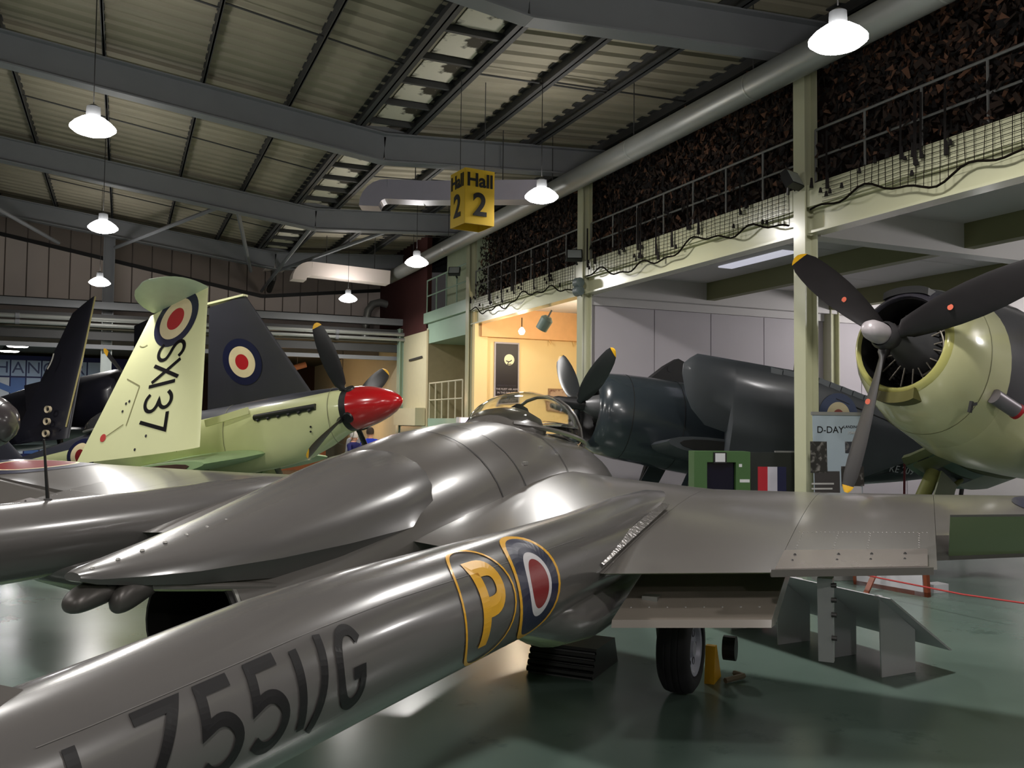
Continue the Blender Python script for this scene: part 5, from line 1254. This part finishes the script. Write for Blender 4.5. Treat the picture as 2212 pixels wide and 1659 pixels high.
# blue graphic wall in the rear hall, tile by tile
GW = empty('graphic_wall', (-2.9, 38.0, 0), label='blue and white graphic wall of square tiles in the rear hall', cat='graphic wall')
MB().box(-2.2, 3.4, 0, .1, 0, 4.2).build('backing', mat('deep_blue_board', (28, 38, 96), .6), GW)
mt = [mat('tile_white', (206, 214, 226), .5), mat('tile_ice', (166, 190, 222), .5), mat('tile_blue', (74, 112, 178), .5)]
for i in range(8):
    for j, (z0, z1) in enumerate(((3.42, 4.02), (2.0, 3.36), (.5, 1.94))):
        MB().box(-2.0 + i * .52, -1.53 + i * .52, -.03, 0, z0, z1).build('tile', mt[(i * 2 + j) % 3 if j else 1], GW)
for i, ch in enumerate('HANGAR'): text_part('lettering', ch, .62, mat('graphic_letter_blue', (52, 66, 116), .5), GW, basis((-1.25 + i * .52, -.035, 3.72), (1, 0, 0), (0, 0, 1)), depth=.002)
mb = MB(); mb.stroke(lambda u, v: (u, -.034, v), [(-1.9, 3.3), (.9, 2.1)], .22); mb.stroke(lambda u, v: (u, -.036, v), [(-.6, 2.1), (1.6, 2.9)], .22); mb.build('graphic_stripe', mat('tile_blue', (74, 112, 178), .5), GW)
# pale barrier and teal stand in the rear hall
o = empty('white_barrier', (-.1, 30.5, 0), label='white slatted barrier in the rear hall beside the pale post', cat='barrier')
for k in range(6): MB().box(-.65 + k * .25, -.58 + k * .25, -.02, .02, 0, 2.9).build('slat', mat('barrier_white', (200, 194, 186), .5), o)
MB().box(-.7, .75, -.03, .03, 2.85, 2.95).build('rail', mat('barrier_white', (200, 194, 186), .5), o); MB().box(-.7, .75, -.03, .03, .9, 1.0).build('rail', mat('barrier_white', (200, 194, 186), .5), o)
o = empty('teal_sign', (-.35, 24.9, 0), (0, 0, radians(-30)), label='teal sign board with a red top edge behind the pale fighter', cat='sign')
MB().box(-.6, .8, -.02, .02, 1.35, 2.15).build('board', mat('teal_print', (110, 160, 152), .5, var=.2), o); MB().box(-.62, .82, -.03, .03, 2.15, 2.2).build('edge', mat('red_edge', (140, 40, 36), .5), o)
for x in (-.5, .7): MB().box(x - .03, x + .03, -.03, .03, 0, 1.4).build('leg', M_steel, o)
# brown exhibits glowing under the warm bulbs
o = empty('brown_crate', (5.2, 34.0, 0), label='tall brown timber exhibit case lit orange in the rear hall', cat='exhibit')
M_tim = mat('orange_brown_timber', (150, 92, 56), .6, var=.2)
MB().box(-1.1, 1.9, -.4, .4, 0, 2.3).build('case', M_tim, o); MB().box(-1.1, 1.9, -.42, .4, 2.5, 2.9).build('case_top', M_tim, o)
for x in (-1.05, 1.85): MB().box(x - .05, x + .05, -.35, .35, 2.3, 2.5).build('post', M_tim, o)
o = empty('timber_pipe', (5.0, 32.6, 3.55), label='salmon pink pipe bending under the rear hall ceiling', cat='pipe')
MB().tube([(-.75, 0, .25), (-.5, 0, -.05), (.2, 0, .05), (1.1, 0, .35)], .11, 10).build('pipe', mat('salmon_pipe', (186, 130, 104), .5), o, True, 60)
for x, z in ((-.6, .08), (.8, .22)): MB().tube([(x, 0, z), (x, 0, .8)], .012, 5).build('hanger', M_purlin, o)
o = empty('brown_glider', (7.0, 25.6, 0), label='low brown wooden aircraft part under the mint platform', cat='exhibit')
MB().loft([ering(x, ry, t, b, 18) for x, ry, t, b in ((-1.0, .2, .9, .4), (-.6, .4, 1.25, .25), (.2, .45, 1.3, .2), (.8, .2, 1.0, .4))]).build('body', M_tim, o, True)
for x in (-.5, .3): MB().box(x - .05, x + .05, -.3, .3, 0, .35).build('cradle', M_dark, o)

# visitors beyond the red spinner
def person(loc, rz, label, shirt, trousers, skin, hair, reach=False, h=1.7):
    o = empty('person', loc, (0, 0, rz), label=label, cat='person', group='visitors'); k = h / 1.7
    J = {'pel': (0, 0, .95), 'wst': (0, .01, 1.08), 'chest': (0, .0, 1.30), 'neck': (0, 0, 1.44), 'head': (0, -.02, 1.50), 'crown': (0, -.02, 1.60),
         'hl': (.09, 0, .90), 'kl': (.10, -.02, .50), 'al': (.10, .02, .09), 'tl': (.10, -.14, .04), 'hr': (-.09, 0, .90), 'kr': (-.10, -.02, .50), 'ar': (-.10, .02, .09), 'tr': (-.10, -.14, .04),
         'sl': (.19, 0, 1.37), 'el': (.24, .02, 1.10), 'wl': (.22, -.10, .88), 'fl': (.21, -.13, .78), 'sr': (-.19, 0, 1.37), 'er': (-.25, .0, 1.10), 'wr': (-.22, -.12, .88), 'fr': (-.21, -.15, .78)}
    if reach: J.update({'er': (-.26, -.10, 1.14), 'wr': (-.14, -.28, 1.30), 'fr': (-.08, -.32, 1.38), 'el': (.26, -.10, 1.14), 'wl': (.12, -.28, 1.28), 'fl': (.06, -.32, 1.36)})
    E_ = [('pel', 'wst'), ('wst', 'chest'), ('chest', 'neck'), ('neck', 'head'), ('head', 'crown'), ('pel', 'hl'), ('hl', 'kl'), ('kl', 'al'), ('al', 'tl'), ('pel', 'hr'), ('hr', 'kr'), ('kr', 'ar'), ('ar', 'tr'),
          ('chest', 'sl'), ('sl', 'el'), ('el', 'wl'), ('wl', 'fl'), ('chest', 'sr'), ('sr', 'er'), ('er', 'wr'), ('wr', 'fr')]
    Rr = {'pel': (.15, .11), 'wst': (.13, .10), 'chest': (.16, .11), 'neck': (.055, .055), 'head': (.08, .09), 'crown': (.075, .085), 'hl': (.085, .09), 'hr': (.085, .09), 'kl': (.06, .06), 'kr': (.06, .06), 'al': (.045, .05), 'ar': (.045, .05), 'tl': (.04, .035), 'tr': (.04, .035),
          'sl': (.065, .06), 'sr': (.065, .06), 'el': (.045, .045), 'er': (.045, .045), 'wl': (.03, .03), 'wr': (.03, .03), 'fl': (.028, .02), 'fr': (.028, .02)}
    ks = list(J); me = bpy.data.meshes.new('body'); me.from_pydata([tuple(c * k for c in J[q]) for q in ks], [(ks.index(a), ks.index(b)) for a, b in E_], [])
    b = bpy.data.objects.new('body', me); COL.objects.link(b); b.parent = o
    sk = b.modifiers.new('skin', 'SKIN'); b.modifiers.new('sub', 'SUBSURF').levels = 1; b.modifiers['sub'].render_levels = 2
    for i, q in enumerate(ks): me.skin_vertices[0].data[i].radius = tuple(r * k for r in Rr[q]); me.skin_vertices[0].data[i].use_root = (q == 'pel')
    m = mat('clothes_%s' % '_'.join(map(str, shirt + trousers)), shirt, .8)
    nt = m.node_tree; N = nt.nodes; L = nt.links; bs = N['Principled BSDF']; base = bs.inputs['Base Color'].links[0].from_socket
    tc = N.new('ShaderNodeTexCoord'); sx = N.new('ShaderNodeSeparateXYZ'); L.new(tc.outputs['Object'], sx.inputs[0])
    for z, col, gt in ((.93 * k, trousers, False), (1.425 * k, skin, True), (.07 * k, (30, 28, 30), False)):
        g = N.new('ShaderNodeMath'); g.operation = 'GREATER_THAN' if gt else 'LESS_THAN'; g.inputs[1].default_value = z; L.new(sx.outputs['Z'], g.inputs[0])
        mx = N.new('ShaderNodeMix'); mx.data_type = 'RGBA'; L.new(g.outputs[0], mx.inputs[0]); L.new(base, mx.inputs[6]); mx.inputs[7].default_value = (*lin(col), 1); base = mx.outputs[2]
    L.new(base, bs.inputs['Base Color']); me.materials.append(m)
    MB().loft([[(.093 * k * w * cos(a), (-.015 + .105 * w * sin(a)) * k, z * k) for a in [2 * pi * j / 14 for j in range(14)]] for z, w in ((1.535, 1.0), (1.60, 1.06), (1.66, .92), (1.70, .5), (1.71, .1))]).build('hair', mat('hair_%d' % hair[0], hair, .8), o, True, 60)
    sm_ = mat('skin_%d' % skin[0], skin, .6)
    for s in (-1, 1):
        f = J['fl' if s > 0 else 'fr']
        for q in range(5): MB().tube([(f[0] * k + (q - 2) * .014, f[1] * k, f[2] * k), (f[0] * k + (q - 2) * .016, f[1] * k - .02, f[2] * k - (.05 + .012 * (2 - abs(q - 2))) * (1 if not reach else -1))], .009, 6).build('finger', sm_, o)
        MB().lathe([(-.008, .022), (.008, .02), (.012, .001)], 8, (s * .088 * k, -.01, 1.52 * k), 'x').build('ear', sm_, o); MB().lathe([(0, .009), (.006, .006), (.007, .001)], 8, (s * .03 * k, -.10 * k, 1.535 * k), 'z').build('eye', M_dark, o)
    MB().tube([(0, -.095 * k, 1.53 * k), (0, -.12 * k, 1.49 * k)], [.008, .016], 6).build('nose', sm_, o); MB().box(-.025, .025, -.104 * k, -.095 * k, 1.452 * k, 1.46 * k).build('mouth', mat('lip_tone', (150, 84, 76), .6), o)
    if reach: MB().beam((-.06, -.34 * k, 1.36 * k), (.06, -.34 * k, 1.36 * k), .02, .05).build('phone', mat('pale_phone', (190, 188, 200), .4), o)
    return o
person((5.66, 21.6, 0), radians(170), 'person in a royal blue shirt standing with back turned', (32, 58, 190), (30, 30, 38), (204, 150, 120), (60, 46, 36))
person((5.0, 20.6, 0), radians(40), 'person in a navy top holding up a pale phone', (24, 26, 92), (40, 40, 52), (222, 168, 142), (196, 190, 184), True, 1.62)
person((5.45, 22.3, 0), radians(200), 'person in a grey shirt standing behind the person with the phone', (150, 148, 150), (44, 42, 42), (214, 160, 134), (150, 146, 142), False, 1.72)
